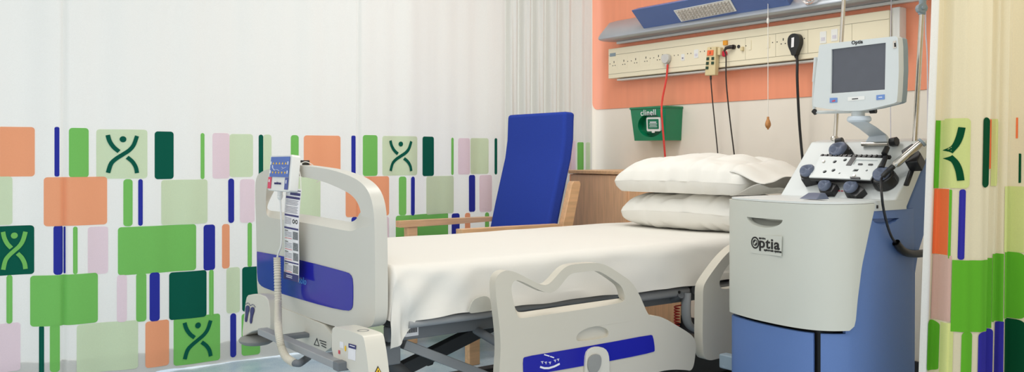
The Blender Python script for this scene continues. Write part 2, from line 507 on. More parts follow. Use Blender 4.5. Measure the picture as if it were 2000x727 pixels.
for c, q0, q1, t0, t1 in (('P', 1108, 1124, 275, 338), ('G', 1127, 1140, 278, 334), ('L', 1145, 1152, 278, 334), ('O', 1112, 1130, 340, 400), ('B', 1136, 1142, 340, 400)):
    s0, _ = gs_at(q0, t0); s1, _ = gs_at(q1, t0); _, z1 = gs_at(q0, t0); _, z0 = gs_at(q0, t1)
    patch(b, s0, s1, z0, z1, K[c], gsurf, r=.008, off=.002, step=.003)
tag(b.build('privacy_curtain', CM, smooth=180, loose=True, recalc=False), 'bunched white curtain gathered in pleats in the corner behind the blue armchair', 'curtain')

# the curtain on the right; warm light is painted into its cream
RD = 2.62
r0 = at(1828, 0, RD); r_dir = V((RT[0], RT[1], 0)); r_fw = V((FW[0], FW[1], 0)); RL = .40; LEAN = .036
RW = [(1795, .03), (1808, .012), (1824, .0), (1833, .02), (1842, .03), (1847, -.022), (1858, -.03), (1885, -.04), (1912, -.033), (1929, -.02),
      (1934, .035), (1944, .03), (1953, .022), (1958, .028), (1962, .055), (1972, .035), (1982, .03), (1987, .055), (1996, .04), (2010, .0), (2040, .05), (2090, .0), (2140, .05), (2190, .0), (2240, .05), (2290, .0), (2340, .05), (2400, .0)]


def rt_s(px, py):                                               # cloth coordinate seen at a photo column, on the nearest fold
    z = at(px, py, RD).z; best = None; prev = None
    for i in range(1301):
        q = -.12 + i * .001; p = rsurf(q, z); d = p.x * FW[0] + p.y * FW[1]; x = 1000 + FPX * (p.x * RT[0] + p.y * RT[1]) / d
        if prev and (prev[1] - px) * (x - px) <= 0 and (best is None or d < best[0] - .004): best = (d, q)
        prev = (q, x)
    return (best[1] if best else 1.25 * (px - 1828) / 330), z


def rpx(s): return 1828 - 1740 / RD * LEAN * (2.3 - 1.0) * (1 - s) + s * RL * 1740 / RD


def lin0(tab, x):
    xx = min(max(x, tab[0][0]), tab[-1][0])
    for (a, p), (b_, q) in zip(tab, tab[1:]):
        if xx <= b_: return p + (q - p) * (xx - a) / (b_ - a)
    return tab[-1][1]


RWT = [sum(lin0(RW, 1790 + k * .5 + d) for d in (-3, -1.5, 0, 1.5, 3)) / 5 for k in range(1240)]


def lin1(tab, x):
    k = min(max((x - 1790) * 2, 0), 1238.999); i = int(k); return RWT[i] + (RWT[i + 1] - RWT[i]) * (k - i)


def rsurf(s, z, off=0.):
    k = LEAN * (2.3 - z); t = s * RL - k * (1 - s)
    w = lin1(RW, rpx(s)) * (.9 + .1 * (1 - z)) + .003 * math.sin(s * 60 + 2 * z)
    p = V((r0.x, r0.y, 0)) + r_dir * t + r_fw * (w - off); return V((p.x, p.y, z))


b = B(); s_edge = rt_s(1826, 250)[0]; S0 = rt_s(1811, 250)[0]
b.grid(lambda u, v: rsurf(S0 + (1.9 - S0) * u, .02 + 2.43 * v), 470, 40, 0, mf=lambda u, v: 7 if S0 + (1.9 - S0) * u < s_edge else 0)
RC = [('G', 1825, 1834, 235, 368, 0, 0), ('L', 1834, 1842, 235, 368, 0, 0), ('L', 1842, 1894, 232, 367, 0, 1), ('D', 1919, 1931.5, 230, 366, 1, 1), ('O', 1932, 1935, 233, 330, 0, 0),
      ('L', 1935, 1948, 232, 364, 0, 1), ('O', 1983, 1987, 229, 270, 0, 0), ('D', 1988, 1993, 300, 358, 0, 1), ('O', 1822, 1851, 369, 497, 0, 0), ('G', 1852, 1857, 370, 503, 0, 1),
      ('B', 1871, 1884, 369, 505, 1, 1), ('L', 1961, 1999, 365, 495, 0, 0), ('P', 1819, 1856, 498, 625, 0, 0), ('G', 1857, 1936, 506, 644, 0, 0),
      ('G', 1937, 1959, 498, 632, 0, 0), ('G', 1961, 2000, 495, 626, 0, 1), ('G', 1811, 1833, 627, 727, 1, 1), ('L', 1834, 1860, 628, 727, 0, 0), ('G', 1876, 1897, 643, 740, 1, 1),
      ('B', 1909, 1938, 645, 740, 1, 1), ('B', 1941, 1959, 632, 740, 1, 0), ('D', 1961, 2000, 627, 740, 0, 1), ('L', 2004, 2050, 232, 366, 1, 1), ('O', 2010, 2060, 370, 500, 1, 1), ('G', 2075, 2110, 232, 366, 1, 1), ('D', 2120, 2200, 370, 500, 1, 1), ('B', 2080, 2100, 370, 500, 1, 1), ('P', 2020, 2080, 505, 640, 1, 1), ('L', 2100, 2180, 505, 640, 1, 1), ('O', 2150, 2260, 232, 366, 1, 1), ('B', 2210, 2232, 505, 640, 1, 1)]
for c, q0, q1, t0, t1, lm, rm in RC:
    s0 = rt_s(q0, (t0 + t1) / 2)[0]; s1 = rt_s(q1, (t0 + t1) / 2)[0]; z1 = rt_s(q0, t0)[1]; z0 = rt_s(q0, t1)[1]
    # the patch runs in s (0..1), so its corner radius is scaled by the cloth width
    def rs(x, z, off, _s=RL): return rsurf(x / _s, z, off)
    patch(b, s0 * RL, s1 * RL, z0, z1, K[c], rs, r=.012, off=.0022, step=.003, lm=bool(lm), rm=bool(rm))


def rs2(x, z, off=0.): return rsurf(x / RL, z, off)


gb = (rt_s(1801, 300)[0] * RL, rt_s(1894, 300)[0] * RL, rt_s(1860, 367)[1], rt_s(1860, 232)[1])
ribbon(b, [(.785, .87), (.74, .73), (.67, .62), (.545, .52)], .0155, K['D'], rs2, .004, gb)
ribbon(b, [(.545, .45), (.67, .37), (.75, .25), (.79, .11)], .0155, K['D'], rs2, .004, gb)
tag(b.build('privacy_curtain', ['rc_w', 'rc_o', 'rc_b', 'rc_g', 'rc_l', 'rc_p', 'rc_d', 'rc_e'], smooth=180, loose=True, recalc=False),
    'warm-tinted privacy curtain drawn back in folds at the right, beside the blue and white machine', 'curtain')

# ------------------------------------------------------------------ hospital bed
bed = thing('hospital_bed', 'electric hospital bed with pale plastic ends, side rails and glossy blue panels', 'bed', (2.28, 2.8, 0))
FX = 1.222


def loopX(pts, X, it=2): return smooth_loop([hX(p[0], p[1], X) for p in pts], it)


def loopY(pts, Y, it=2): return smooth_loop([hY(p[0], p[1], Y) for p in pts], it)


outer = [(502, 570), (501, 500), (500, 430), (498, 375), (500, 345), (512, 334), (535, 328), (556, 325), (580, 322), (612, 326), (650, 332), (690, 346), (712, 362),
         (725, 385), (731, 420), (732, 480), (733, 560), (733, 612), (730, 632), (722, 640), (690, 643), (654, 639), (600, 620), (530, 595), (508, 588)]
hole = [(520, 362), (524, 352), (540, 344), (560, 342), (590, 345), (627, 353), (664, 368), (689, 382), (702, 402), (706, 425), (701, 443), (690, 452), (676, 451), (640, 444), (588, 434), (540, 428), (522, 424), (519, 412)]
raised = {(706, 425): (703, 414), (701, 443): (697, 428), (690, 452): (687, 434), (676, 451): (674, 432), (640, 444): (640, 426), (588, 434): (588, 418), (540, 428): (540, 413), (522, 424): (524, 411), (519, 412): (521, 402)}
hb_ = smooth_loop([hX(*raised[p], FX + .042) if p in raised else hX(*p, FX) + V((.042, 0, 0)) for p in hole], 2)
b = B(); b.prism(loopX(outer, FX), (.042, 0, 0), [loopX(hole, FX)], back=[hb_])
fb = b.build('footboard', 'bedplastic', bed, bevel=.013, seg=4)
# back half of the ledge under the hand hole is thicker, so the ledge shows below the opening
lbl = [(502.5, 496), (502.5, 491.5), (502.5, 491.5), (506, 492), (545, 499), (600, 511), (672, 530), (685, 535), (690, 548), (690, 592), (688, 604), (680, 608), (640, 600), (570, 580), (520, 564), (508, 557), (503, 545)]
b = B(); b.prism(loopX(lbl, FX - .0005, 1), (-.002, 0, 0)); pn = b.build('blue_panel', 'bedblue', fb, bevel=.0008, seg=2)
lab(pn, 'glossy blue panel on the footboard')
o = hX(591, 549, FX - .003)
text('solo', .034, o, RX, UZ, 'cyan_ink', fb)
# skirt below the footboard
sk = [(527, 593), (590, 617), (648, 641), (646, 692), (600, 676), (560, 660), (528, 648)]
b = B(); b.prism(loopX(sk, FX - .004, 1), (.03, 0, 0)); skirt = b.build('skirt', 'bedlight', bed, bevel=.004)
b = B(); tri = [hX(*p, FX - .0045) for p in ((619, 660), (613, 674), (624, 677))]
c0 = (tri[0] + tri[1] + tri[2]) / 3
b.prism(tri, (-.0006, 0, 0), [[c0 + (p - c0) * .72 for p in tri]])
for k in range(3):
    p, q = hX(624 + 2 * k, 665 + 5 * k, FX - .0045), hX(637, 669 + 5.4 * k, FX - .0045)
    b.beam(p, q, .0012, .0028)
b.build('caution_print', 'ink_black', skirt)
# corner bumpers
b = B(); fp = [(480, 582), (485, 575), (515, 575), (526, 590), (528, 649), (516, 645), (498, 646), (486, 651), (476, 658), (472, 657), (476, 620)]
b.prism(loopX(fp, 1.18, 1), (.07, 0, 0)); bf = b.build('corner_bumper', 'bedlight', bed, bevel=.008)
b = B()
for dx, dy in ((0, 0), (9.5, 3)):
    b.prism(smooth_loop([hX(x + dx, y + dy, 1.178) for x, y in ((481, 598), (484, 596.5), (487, 599), (487, 606), (484.5, 613), (483, 621), (482.3, 628), (479.8, 630), (478.3, 625), (479.8, 614), (479.3, 604))], 1), (-.0012, 0, 0))
    for x, y in ((480.6, 594.2), (482.6, 592.6), (484.8, 592.4), (487, 594), (488.6, 596.4)): b.prism(ell(hX(x + dx, y + dy, 1.178), RX, UZ, .0022, .0021, 8), (-.0012, 0, 0))
lab(b.build('footprint_mark', 'navy', bf), 'pair of dark blue footprints')
b = B(); dc = hX(501, 663, 1.22); b.lathe([(.0, -.016), (.05, -.016), (.063, -.008), (.066, 0), (.06, .008), (.04, .015), (.0, .018)], dc, UZ, 28, caps=False)
b.build('bumper_wheel', 'bumper', bed)
b = B(); NBX = 1.125
fp = [(648, 646), (651, 639), (660, 640), (684, 647), (701, 653), (709, 657), (712, 668), (717, 700), (722, 745), (724, 800), (712, 800), (703, 752), (684, 724), (660, 705), (648, 694)]
b.prism(loopX(fp, NBX, 1), (.062, 0, 0)); bn = b.build('corner_bumper', 'bedlight', bed, bevel=.012, seg=4)
b = B(); q = hX(716, 652, NBX + .05); zt_ = hX(716, 655, NBX).z
b.lathe([(.016, -.01), (.017, .0035), (.013, .0035), (.012, .001)], (NBX + .032, hX(708, 656, NBX + .03).y, hX(705, 655, NBX).z - .002), UZ, 20); b.build('drip_pole_socket', 'bumper', bed)
b = B(); e1_, e2_ = hX(717, 700, NBX), hX(722, 745, NBX); sN = (e2_ - e1_).cross(UX).normalized(); sN = sN if sN.y < 0 else -sN; t3 = [hP(*p, e1_ + sN * .0012, sN) for p in ((738, 715), (729, 734), (748, 734))]
c0 = (t3[0] + t3[1] + t3[2]) / 3
b.prism(t3, sN * .0008, m=0); b.prism([c0 + (p - c0) * .74 for p in t3], sN * .0014, m=1)
b.beam(c0 + UZ * .006 + sN * .0016, c0 - UZ * .003 + sN * .0016, .002, .002, NY, 0)
lab(b.build('warning_sticker', ['ink_black', 'yellow'], bn), 'yellow warning triangle sticker')
b = B()
def quadX(bd, p, X, m, d=.0008): bd.prism([hX(a[0], a[1], X) for a in p], (-d, 0, 0), m=m)
quadX(b, [(681, 672), (695, 676), (694.5, 705), (680, 701)], NBX - .0004, 0)
quadX(b, [(681, 671), (695.5, 675), (695, 683), (681, 679)], NBX - .0012, 1)
quadX(b, [(683, 674), (693, 677), (693, 678.5), (683, 675.5)], NBX - .002, 0, .0004)
quadX(b, [(664, 667), (671, 669), (671, 681), (664, 679)], NBX - .0004, 0)
b.prism(ell(hX(674.5, 681, NBX - .001), RX, UZ, .005, .008, 10), (-.0006, 0, 0), m=2)
quadX(b, [(661, 684), (664, 685), (664, 692), (661, 691)], NBX - .001, 3)
lab(b.build('information_sticker', ['paper', 'navy', 'yellow', 'red_ink'], bn), 'small white sticker with navy header')
# grey buffer bar across the foot
b = B(); p, q = hX(503, 648, 1.10), hX(651, 706, 1.10); p.x = q.x = 1.10; q.z = p.z
b.box(1.10, 1.135, q.y, p.y, p.z - .011, p.z + .011, 0); b.box(1.098, 1.138, q.y - .035, q.y, p.z - .013, p.z + .013, 1)
b.box(1.135, 1.26, p.y - .16, p.y - .12, p.z - .008, p.z + .006, 1); b.box(1.135, 1.26, q.y + .1, q.y + .14, p.z - .008, p.z + .006, 1)
b.build('buffer_bar', ['steel_grey', 'mid_grey'], bed, bevel=.003)
# mattress platform and its rounded edge tubes
b = B(); b.box(1.29, 3.30, 2.37, 3.22, .478, .502); b.build('mattress_platform', 'dark_grey', bed, bevel=.006)
b = B(); b.tube([(1.335, 2.345, .490), (1.62, 2.345, .490), (1.74, 2.36, .495), (2.2, 2.36, .495)], .014, 12); b.build('platform_edge', 'steel_grey', bed)
b = B(); b.tube([(2.28, 2.352, .478), (2.56, 2.352, .478)], .018, 12); b.lathe([(.006, 0), (.006, .003)], (2.5, 2.335, .48), NY, 10, m=1); b.build('platform_edge', ['steel_grey', 'black'], bed)
b = B(); b.tube([(2.60, 2.345, .478), (2.98, 2.345, .478)], .019, 12); b.build('platform_edge', 'steel_grey', bed)
# frame
for y in (2.40, 3.15):
    b = B(); b.hexa([(1.29, y - .015, .479), (1.29, y + .015, .479), (3.25, y + .015, .479), (3.25, y - .015, .479)][::-1],
                    [(1.29, y - .015, .432), (1.29, y + .015, .432), (3.25, y + .015, .428), (3.25, y - .015, .428)][::-1]); b.build('side_frame', 'mid_grey', bed, bevel=.004)
b = B(); q0, q1 = hY(791, 641, 2.383), hY(817, 655, 2.383)
b.box(q0.x, q1.x, 2.382, 2.386, q1.z, q0.z, 0)
for k in range(16): w = (q1.x - q0.x) / 19; b.box(q0.x + (k + 1.5) * w, q0.x + (k + 1.5 + (.62 if k % 3 else .35)) * w, 2.3812, 2.3825, q1.z + (q0.z - q1.z) * .38, q0.z - .003, 1)
lab(b.build('asset_label', ['paper', 'ink_black'], bed), 'white barcode sticker on the side frame')
b = B(); b.box(1.24, 1.335, 2.385, 2.52, .362, .422); b.box(1.24, 1.30, 2.52, 3.1, .37, .41); b.build('motor_block', 'mid_grey', bed, bevel=.005)
def arm(a, c, Y, w, h, m, f0=0., f1=0.):
    p, q = hY(*a, Y), hY(*c, Y); d = q - p; bd = B(); bd.beam(p - d * f0, q + d * f1, w, h); bd.build('lift_arm', m, bed, bevel=.003)
arm((787, 672), (938, 730), 2.44, .03, .030, 'steel_grey', 0, .6)
arm((960, 634), (800, 714), 2.62, .035, .045, 'dark_grey', .1, .5)
arm((1062, 690), (985, 727), 2.70, .035, .040, 'dark_grey', .6, .3)
b = B(); b.beam((2.1, 2.47, .40), (2.1, 3.12, .40), .035, .035); b.build('cross_bar', 'dark_grey', bed, bevel=.003)
b = B(); b.beam((1.36, 2.5, .09), (1.36, 3.06, .09), .05, .04); b.build('cross_bar', 'dark_grey', bed, bevel=.003)
b = B(); b.prism([hY(*p, 2.75) for p in ((820, 703), (826, 699), (848, 708), (846, 713), (836, 716))], (0, .05, 0)); b.build('actuator', 'dark_grey', bed, bevel=.003)
b = B(); p, q = hY(752, 704, 2.42), hY(800, 745, 2.42); b.tube([p, q, q + (q - p) * .5], .026, 12); b.build('castor_arm', 'dark_grey', bed)
for y in (2.46, 3.10):
    b = B(); b.box(1.30, 3.2, y - .03, y + .03, .06, .10); b.build('base_rail', 'dark_grey', bed, bevel=.008)
b = B(); b.box(2.3, 2.95, 2.43, 3.0, .10, .22); b.build('base_cover', 'black', bed, bevel=.02)
for x in (1.38, 3.12):
    for y in (2.44, 3.12):
        b = B(); b.lathe([(.02, -.02), (.036, -.02), (.04, -.014), (.04, .014), (.036, .02), (.02, .02)], (x, y, .040), UY, 24)
        b.box(x - .02, x + .02, y - .027, y + .027, .05, .085); b.build('castor', 'black', bed, bevel=.004)
# side rails
RY = 2.19
so = [(974, 770), (975, 727), (978, 690), (977, 650), (970, 590), (967, 556), (971, 538), (983, 529), (998, 529), (1014, 535), (1040, 549), (1058, 557), (1069, 557), (1079, 549), (1096, 529), (1107, 520), (1122, 516),
      (1150, 514), (1172, 514), (1190, 521), (1214, 537), (1233, 550), (1246, 570), (1256, 592), (1264, 611), (1270, 618), (1284, 617), (1300, 623), (1322, 636), (1345, 650), (1356, 660), (1360, 674), (1358, 695), (1355, 716), (1349, 725),
      (1340, 723), (1310, 722), (1280, 728), (1220, 748), (1100, 778), (1010, 800), (980, 800)]
sh_ = [(998, 566), (1001, 552), (1009, 547), (1022, 551), (1053, 567), (1070, 573), (1082, 571), (1094, 560), (1108, 541), (1117, 534), (1140, 531), (1167, 529), (1180, 535), (1198, 547), (1214, 559), (1219, 572), (1221, 586), (1214, 592),
       (1130, 606), (1040, 619), (1016, 623), (1009, 616), (1005, 600)]
raised = {(1214, 592): (1216, 582), (1130, 606): (1130, 594), (1040, 619): (1040, 607), (1016, 623): (1013, 611), (1009, 616): (1007, 605), (1005, 600): (1004, 594)}
rb_ = smooth_loop([hY(*raised[p], RY + .032) if p in raised else hY(*p, RY) + V((0, .032, 0)) for p in sh_], 2)
b = B(); b.prism(loopY(so, RY), (0, .032, 0), [loopY(sh_, RY)], back=[rb_])
ra = b.build('side_rail', 'railplastic', bed)
cb = B(); p = hY(1165, 662, RY); w = .062
cb.prism(smooth_loop([hY(*q, RY - .02) for q in ((1135, 671), (1133, 660), (1142, 649), (1160, 641), (1180, 639), (1194, 645), (1197, 652), (1196, 659), (1192, 662))], 2), (0, .03, 0))
cut(ra, cb.build('tool', 'bedplastic'), .008, 4)
lb = [(1022, 735), (1021, 702), (1025, 697), (1080, 688), (1180, 671), (1270, 654), (1275, 656), (1279, 684), (1276, 688), (1220, 700), (1100, 722)]
b = B(); b.prism(loopY(lb, RY - .0005, 1), (0, -.0015, 0)); lab(b.build('blue_panel', 'bedblue', ra), 'glossy blue panel on the near side rail')
b = B()
def stk(bd, pts, Y, w): 
    for p_, q_ in zip(pts, pts[1:]): bd.beam(hY(*p_, Y), hY(*q_, Y), .0012, w, UZ if abs(p_[0] - q_[0]) > 2 else UX)
stk(b, [(1063, 693), (1073, 696)], RY - .0028, .0035); stk(b, [(1074.5, 696.5), (1082, 699)], RY - .0028, .0035)
stk(b, [(1055, 717), (1063, 719.5), (1072, 719.5), (1083, 716), (1093, 711)], RY - .0028, .006)
for (x, y) in ((1059, 707), (1066, 708), (1074, 708), (1084, 704), (1090, 702)): stk(b, [(x, y), (x + .6, y + 3.5)], RY - .0028, .0022); stk(b, [(x - 2.2, y), (x + 2.2, y - .5)], RY - .0028, .0018)
b.build('angle_print', 'white_ink', ra)
b = B(); b.prism(smooth_loop([hY(*q, RY - .0005) for q in ((1140, 740), (1140, 700), (1144, 684), (1157, 677), (1172, 677), (1183, 684), (1187, 700), (1187, 740), (1180, 756), (1150, 760))], 1), (0, -.010, 0)); b.build('latch_housing', 'bedlight', ra, bevel=.003)
b = B(); b.prism(smooth_loop([hY(*q, RY - .011) for q in ((1147, 722), (1147, 703), (1153, 694), (1165, 691), (1173, 696), (1173, 712), (1166, 727), (1155, 731))], 2), (0, -.005, 0)); b.build('release_handle', 'bumper', ra, bevel=.0015)
# head-end side rail
so2 = [(1373, 600), (1373, 565), (1377, 552), (1395, 526), (1416, 499), (1440, 478), (1480, 462), (1530, 458), (1560, 470), (1575, 510), (1580, 560), (1580, 640), (1560, 660), (1480, 680), (1400, 702), (1384, 705), (1374, 697), (1372, 660)]
sh2 = [(1405, 560), (1406, 545), (1420, 520), (1440, 500), (1480, 484), (1528, 480), (1545, 500), (1550, 535), (1530, 545), (1440, 562), (1412, 566)]
b = B(); b.prism(loopY(so2, RY), (0, .04, 0), [loopY(sh2, RY)]); b.build('side_rail', 'railplastic', bed, bevel=.012, seg=4)
b = B(); b.tube(spline([hY(1341, 572, 2.33), hY(1340, 610, 2.33), hY(1344, 632, 2.33), hY(1356, 642, 2.32), hY(1380, 648, 2.27), hY(1400, 650, 2.25)], 6), .021, 12, flat=.6); b.build('rail_bracket', 'steel_grey', bed)
b = B(); b.tube([hY(1330, 576, 2.33), (2.52, 2.4, .44)], .014); b.build('rail_bracket', 'mid_grey', bed)
for x in (1.62, 2.2, 2.75):
    b = B(); b.tube([(x, 2.23, .40), (x, 2.40, .43)], .014); b.build('rail_bracket', 'mid_grey', bed)
# mattress retainer tab
b = B(); b.prism(loopY([(914, 613), (919, 598), (924, 587), (934, 581), (949, 578), (957, 583), (959, 594), (960, 607), (940, 610)], 2.302, 1), (0, .006, 0)); lab(b.build('mattress_retainer', 'retainer', bed, bevel=.002), 'rounded retainer tab at the mattress edge')
# headboard end frame
b = B(); b.box(3.31, 3.345, 2.42, 3.17, .44, .66); b.build('head_frame', 'bedplastic', bed, bevel=.012)

# ------------------------------------------------------------------ mattress under its sheet
MX0, MX1, MY0, MY1, MZ0, MZ1 = 1.268, 3.29, 2.325, 3.235, .505, .668
prof = []
R_ = .045
for k in range(21): prof.append((MY0, MZ0 + (MZ1 - R_ - MZ0) * k / 20, 1 - k / 20))
for k in range(1, 7): a_ = PI / 2 * k / 6; prof.append((MY0 + R_ * (1 - math.cos(a_)), MZ1 - R_ + R_ * math.sin(a_), 0))
for k in range(1, 30): prof.append((MY0 + R_ + (MY1 - MY0 - 2 * R_) * k / 30, MZ1, 0))
for k in range(7): a_ = PI / 2 * k / 6; prof.append((MY1 - R_ + R_ * math.sin(a_), MZ1 - R_ + R_ * math.cos(a_), 0))
for k in range(1, 6): prof.append((MY1, MZ1 - R_ - (MZ1 - R_ - MZ0) * k / 5, 0))
NP = len(prof) - 1


def mfn(u, v):
    x = MX0 + (MX1 - MX0) * u; y, z, side = prof[round(v * NP)]
    e = min(u, 1 - u) * (MX1 - MX0); k = max(0, 1 - e / (.02 if u < .5 else .05))
    if k > 0:
        t = 1 - math.sqrt(max(0, 1 - k * k)); z = z - (z - MZ0) * t * .98 if z > MZ0 else z
    q = max(0, min(1, (1.352 - x) / .075)); drop = .080 * (q ** .6) if q > 0 else 0
    hang = drop / .08
    z -= drop * side
    n1 = noise.noise(V((x * 2.2, y * 3, z * 3))); n2 = noise.noise(V((x * 7 + z * 6, y * 2, z * 9 - x * 3)))
    d = .0
    ws = min(1, max(0, (MZ1 - z) / .05)); ws = ws * ws * (3 - 2 * ws)
    if y < MY0 + R_ + .001:
        z += (.004 * n1 + .0015 * n2) * (1 - ws)
        d = .010 * n1 + .009 * n2 + .008 * math.sin(x * 26 + z * 30) * math.exp(-max(0, x - 1.3) * 4)
        if x < 1.62: d += .014 * math.sin((x - z * .9) * 40) * (1.62 - x) / .32 * .6
        y -= d * ws + .008 * side + hang * side * (.012 * math.sin(x * 95 + z * 22) + .006 * math.sin(x * 190 + 1) + .004)
        if side > .7: z += .010 * n2 * (1 - hang)
    else:
        z += .004 * n1 + .0015 * n2 - .012 * lerp1([(1.3, 0), (2.3, 1), (3.2, 0)], x) * lerp1([(2.3, 0), (2.8, 1), (3.3, 0)], y)
    return V((x, y, z))


b = B(); b.grid(mfn, 300, NP)
b.add([(MX0 + .01, MY0 + .02, MZ0), (MX1 - .01, MY0 + .02, MZ0), (MX1 - .01, MY1 - .02, MZ0), (MX0 + .01, MY1 - .02, MZ0)], [(0, 1, 2, 3)])
mt = tag(b.build('mattress', 'sheet', smooth=180, recalc=False), 'mattress made up with a smooth white sheet on the hospital bed', 'mattress')


# ------------------------------------------------------------------ pillows
def pillow(name, label, ctr, L_, W_, T_, yaw, lean, seed, zlo, zhi, droop=0.):
    c_, s_ = math.cos(yaw), math.sin(yaw); bd = B(); n = 72, 44

    def P(u, v, sg):
        a, d = 2 * u - 1, 2 * v - 1
        ea, ed = abs(a), abs(d)
        e1, e2 = (.40, .42) if sg > 0 else (.30, .30)
        h = max(0, (1 - ea ** 4.2)) ** e1 * max(0, (1 - ed ** 3.2)) ** e2
        pin = (1 - .05 * (1 - ed ** 2) * ea ** 4) * (1 - .07 * ea ** 2 * ed ** 6); pin2 = (1 - .06 * (1 - ea ** 2) * ed ** 4) * (1 - .07 * ed ** 2 * ea ** 6)
        lx, ly = a * L_ / 2 * pin, d * W_ / 2 * pin2
        nz = noise.noise(V((lx * 5 + seed, ly * 7, sg))); n2 = noise.noise(V((lx * 14 + seed, ly * 9 + lx * 6, sg * 2)))
        n3 = abs(noise.noise(V((lx * 9 + ly * 5 + seed * 2, ly * 4 - lx * 3, 3 * sg))))
        z = sg * T_ / 2 * h * (1 + .16 * nz) + (.008 * n2 - .022 * max(0, .22 - n3) * 2.5) * min(1, h * 2) * sg
        z += -droop * ea ** 3 + lean * d
        q = V((lx, ly + .01 * n2 * (1 - h), z))
        zz = ctr[2] + q.z; zz = max(zlo + .002 * nz * nz, min(zz, zhi)); return V((ctr[0] + q.x * s_ * -1 + q.y * c_, ctr[1] + q.x * c_ + q.y * s_, zz))
    bd.grid(lambda u, v: P(u, v, 1), *n); bd.grid(lambda u, v: P(1 - u, v, -1), *n)
    o = bd.build(name, 'pillow', smooth=180)
    tag(o, label, 'pillow', 'pillows at the head of the bed')
    return o, P


pillow('pillow', 'lower plump white pillow lying directly on the bed sheet', (3.105, 2.74, .748), .69, .45, .175, math.radians(6), .0, 3.1, .6695, .829, droop=.010)
o_, PF = pillow('pillow', 'upper white pillow on top of the other, its case open at the near end', (3.085, 2.735, .896), .735, .46, .205, math.radians(5), .012, 8.4, .831, 2, droop=.006)
# open end of the pillowcase: a sleeve of cloth past the filling
def sleeve(u, v, top=1):
    a = v; e = PF(.10, .04 + .92 * a, 1 if top > 0 else -1); c_ = PF(.0, .04 + .92 * a, 1)
    out = V((.08, -1, 0)).normalized(); k = u * u * (3 - 2 * u)
    p = e + out * ((.165 if top > 0 else .145) * u)
    z = e.z + (c_.z + (.020 if top > 0 else -.030) * math.sin(PI * a) - e.z) * k + .003 * math.sin(a * 17 + u * 2) * u + .0015 * (1 - u) * top
    return V((p.x, p.y, z))
def sleeve2(u, v): return sleeve(u, v, -1)
b = B(); b.grid(sleeve, 10, 30); b.grid(sleeve2, 10, 30); b.build('pillowcase_flap', 'pillow', o_, smooth=180, solid=.0015, recalc=False)

# ------------------------------------------------------------------ bed handset, its hose, and the instruction card on the footboard
hs = thing('bed_control_handset', 'white handset with a blue keypad hooked over the footboard rail', 'handset', hX(546, 372, 1.165))
TL, TR, BR, BL = hX(529, 305, 1.182), hX(569, 304, 1.182), hX(563, 373, 1.166), hX(523, 370, 1.166)
hn = (TR - TL).cross(BL - TL).normalized()
if hn.x > 0: hn = -hn
b = B(); lp = []
for A_, B_ in ((TL, TR), (TR, BR), (BR, BL), (BL, TL)):
    lp += [A_.lerp(B_, .04), A_.lerp(B_, .12), A_.lerp(B_, .88), A_.lerp(B_, .96)]
cc = (TL + TR + BR + BL) / 4
lp = [cc + (p - cc) * 1.06 for p in lp]
b.prism([p - hn * .001 for p in lp], -hn * .032); hb = b.build('handset_body', 'white_plastic', hs, bevel=.006)
b = B(); top = TL.lerp(TR, .5)
b.box(1.205, 1.275, cc.y - .025, cc.y + .025, .972, .980); b.box(1.267, 1.275, cc.y - .025, cc.y + .025, .92, .975); b.build('hook', 'black', hs, bevel=.002)


def hq(u, v, off=0.): return TL.lerp(TR, u).lerp(BL.lerp(BR, u), v) + hn * off


def pad(bd, u0, u1, v0, v1, m, off=.001, d=.001): bd.prism([hq(u0, v0, off), hq(u1, v0, off), hq(u1, v1, off), hq(u0, v1, off)], hn * d, m=m)


b = B(); pad(b, .05, .96, .03, .62, 0); pad(b, .0, .15, .63, .97, 1); pad(b, .82, .97, .63, .97, 2)
for k in range(5):
    u = .20 + k * .15
    for v0, s_ in ((.22, 1), (.50, -1)):
        b.prism([hq(u - .04, v0 + .03 * s_, .0022), hq(u + .04, v0 + .03 * s_, .0022), hq(u, v0 - .035 * s_, .0022)], hn * .0005, m=3)
for (u, v) in ((.08, .22), (.9, .22), (.08, .48), (.9, .48)): pad(b, u - .02, u + .02, v - .05, v + .04, 4, .0022, .0005)
for (p, q) in (((.18, .28), (.2, .36)), ((.2, .36), (.3, .43)), ((.3, .43), (.44, .41)), ((.44, .41), (.52, .44)), ((.62, .33), (.72, .37)), ((.72, .37), (.84, .33)), ((.64, .4), (.72, .36))):
    b.beam(hq(*p, .0026), hq(*q, .0026), .0008, .006 if p[0] < .6 else .002, hn, 4)
pad(b, .04, .09, .7, .78, 4, .0022, .0005); pad(b, .87, .91, .7, .8, 4, .0022, .0005)
lab(b.build('keypad', ['pad_blue', 'pad_pink', 'pad_dark', 'yellow', 'white_ink'], hb), 'blue keypad with small arrows and a pink key')
text('medstrom', .0135, hq(.48, .80, .0015), TR - TL, TL - BL, 'navy', hb, bold=.0002)
b = B(); c0 = hX(547, 374, 1.182)
b.lathe([(.010, .003), (.009, -.012), (.011, -.013), (.009, -.018), (.010, -.02), (.006, -.028), (.004, -.03)], c0, UZ, 14)
cable = spline([hX(547, 379, 1.182), hX(549, 420, 1.19), hX(550, 455, 1.195), hX(549, 480, 1.195), hX(544, 494, 1.192), hX(541, 506, 1.19)], 8)
b.tube(cable, .0035, 8); b.build('cable', 'white_plastic', hs)
hp = spline([hX(541, 503, 1.17), hX(542, 540, 1.168), hX(543, 590, 1.165), hX(543, 630, 1.10), hX(545, 655, 1.072), hX(550, 680, 1.07), hX(559, 698, 1.07), hX(574, 709, 1.075)], 26)
b = B(); b.tube(hp, [.0105 + .0026 * (0.5 + .5 * math.sin(i * PI / 1.5)) for i in range(len(hp))], 14); b.build('ribbed_hose', 'beige_hose', hs)
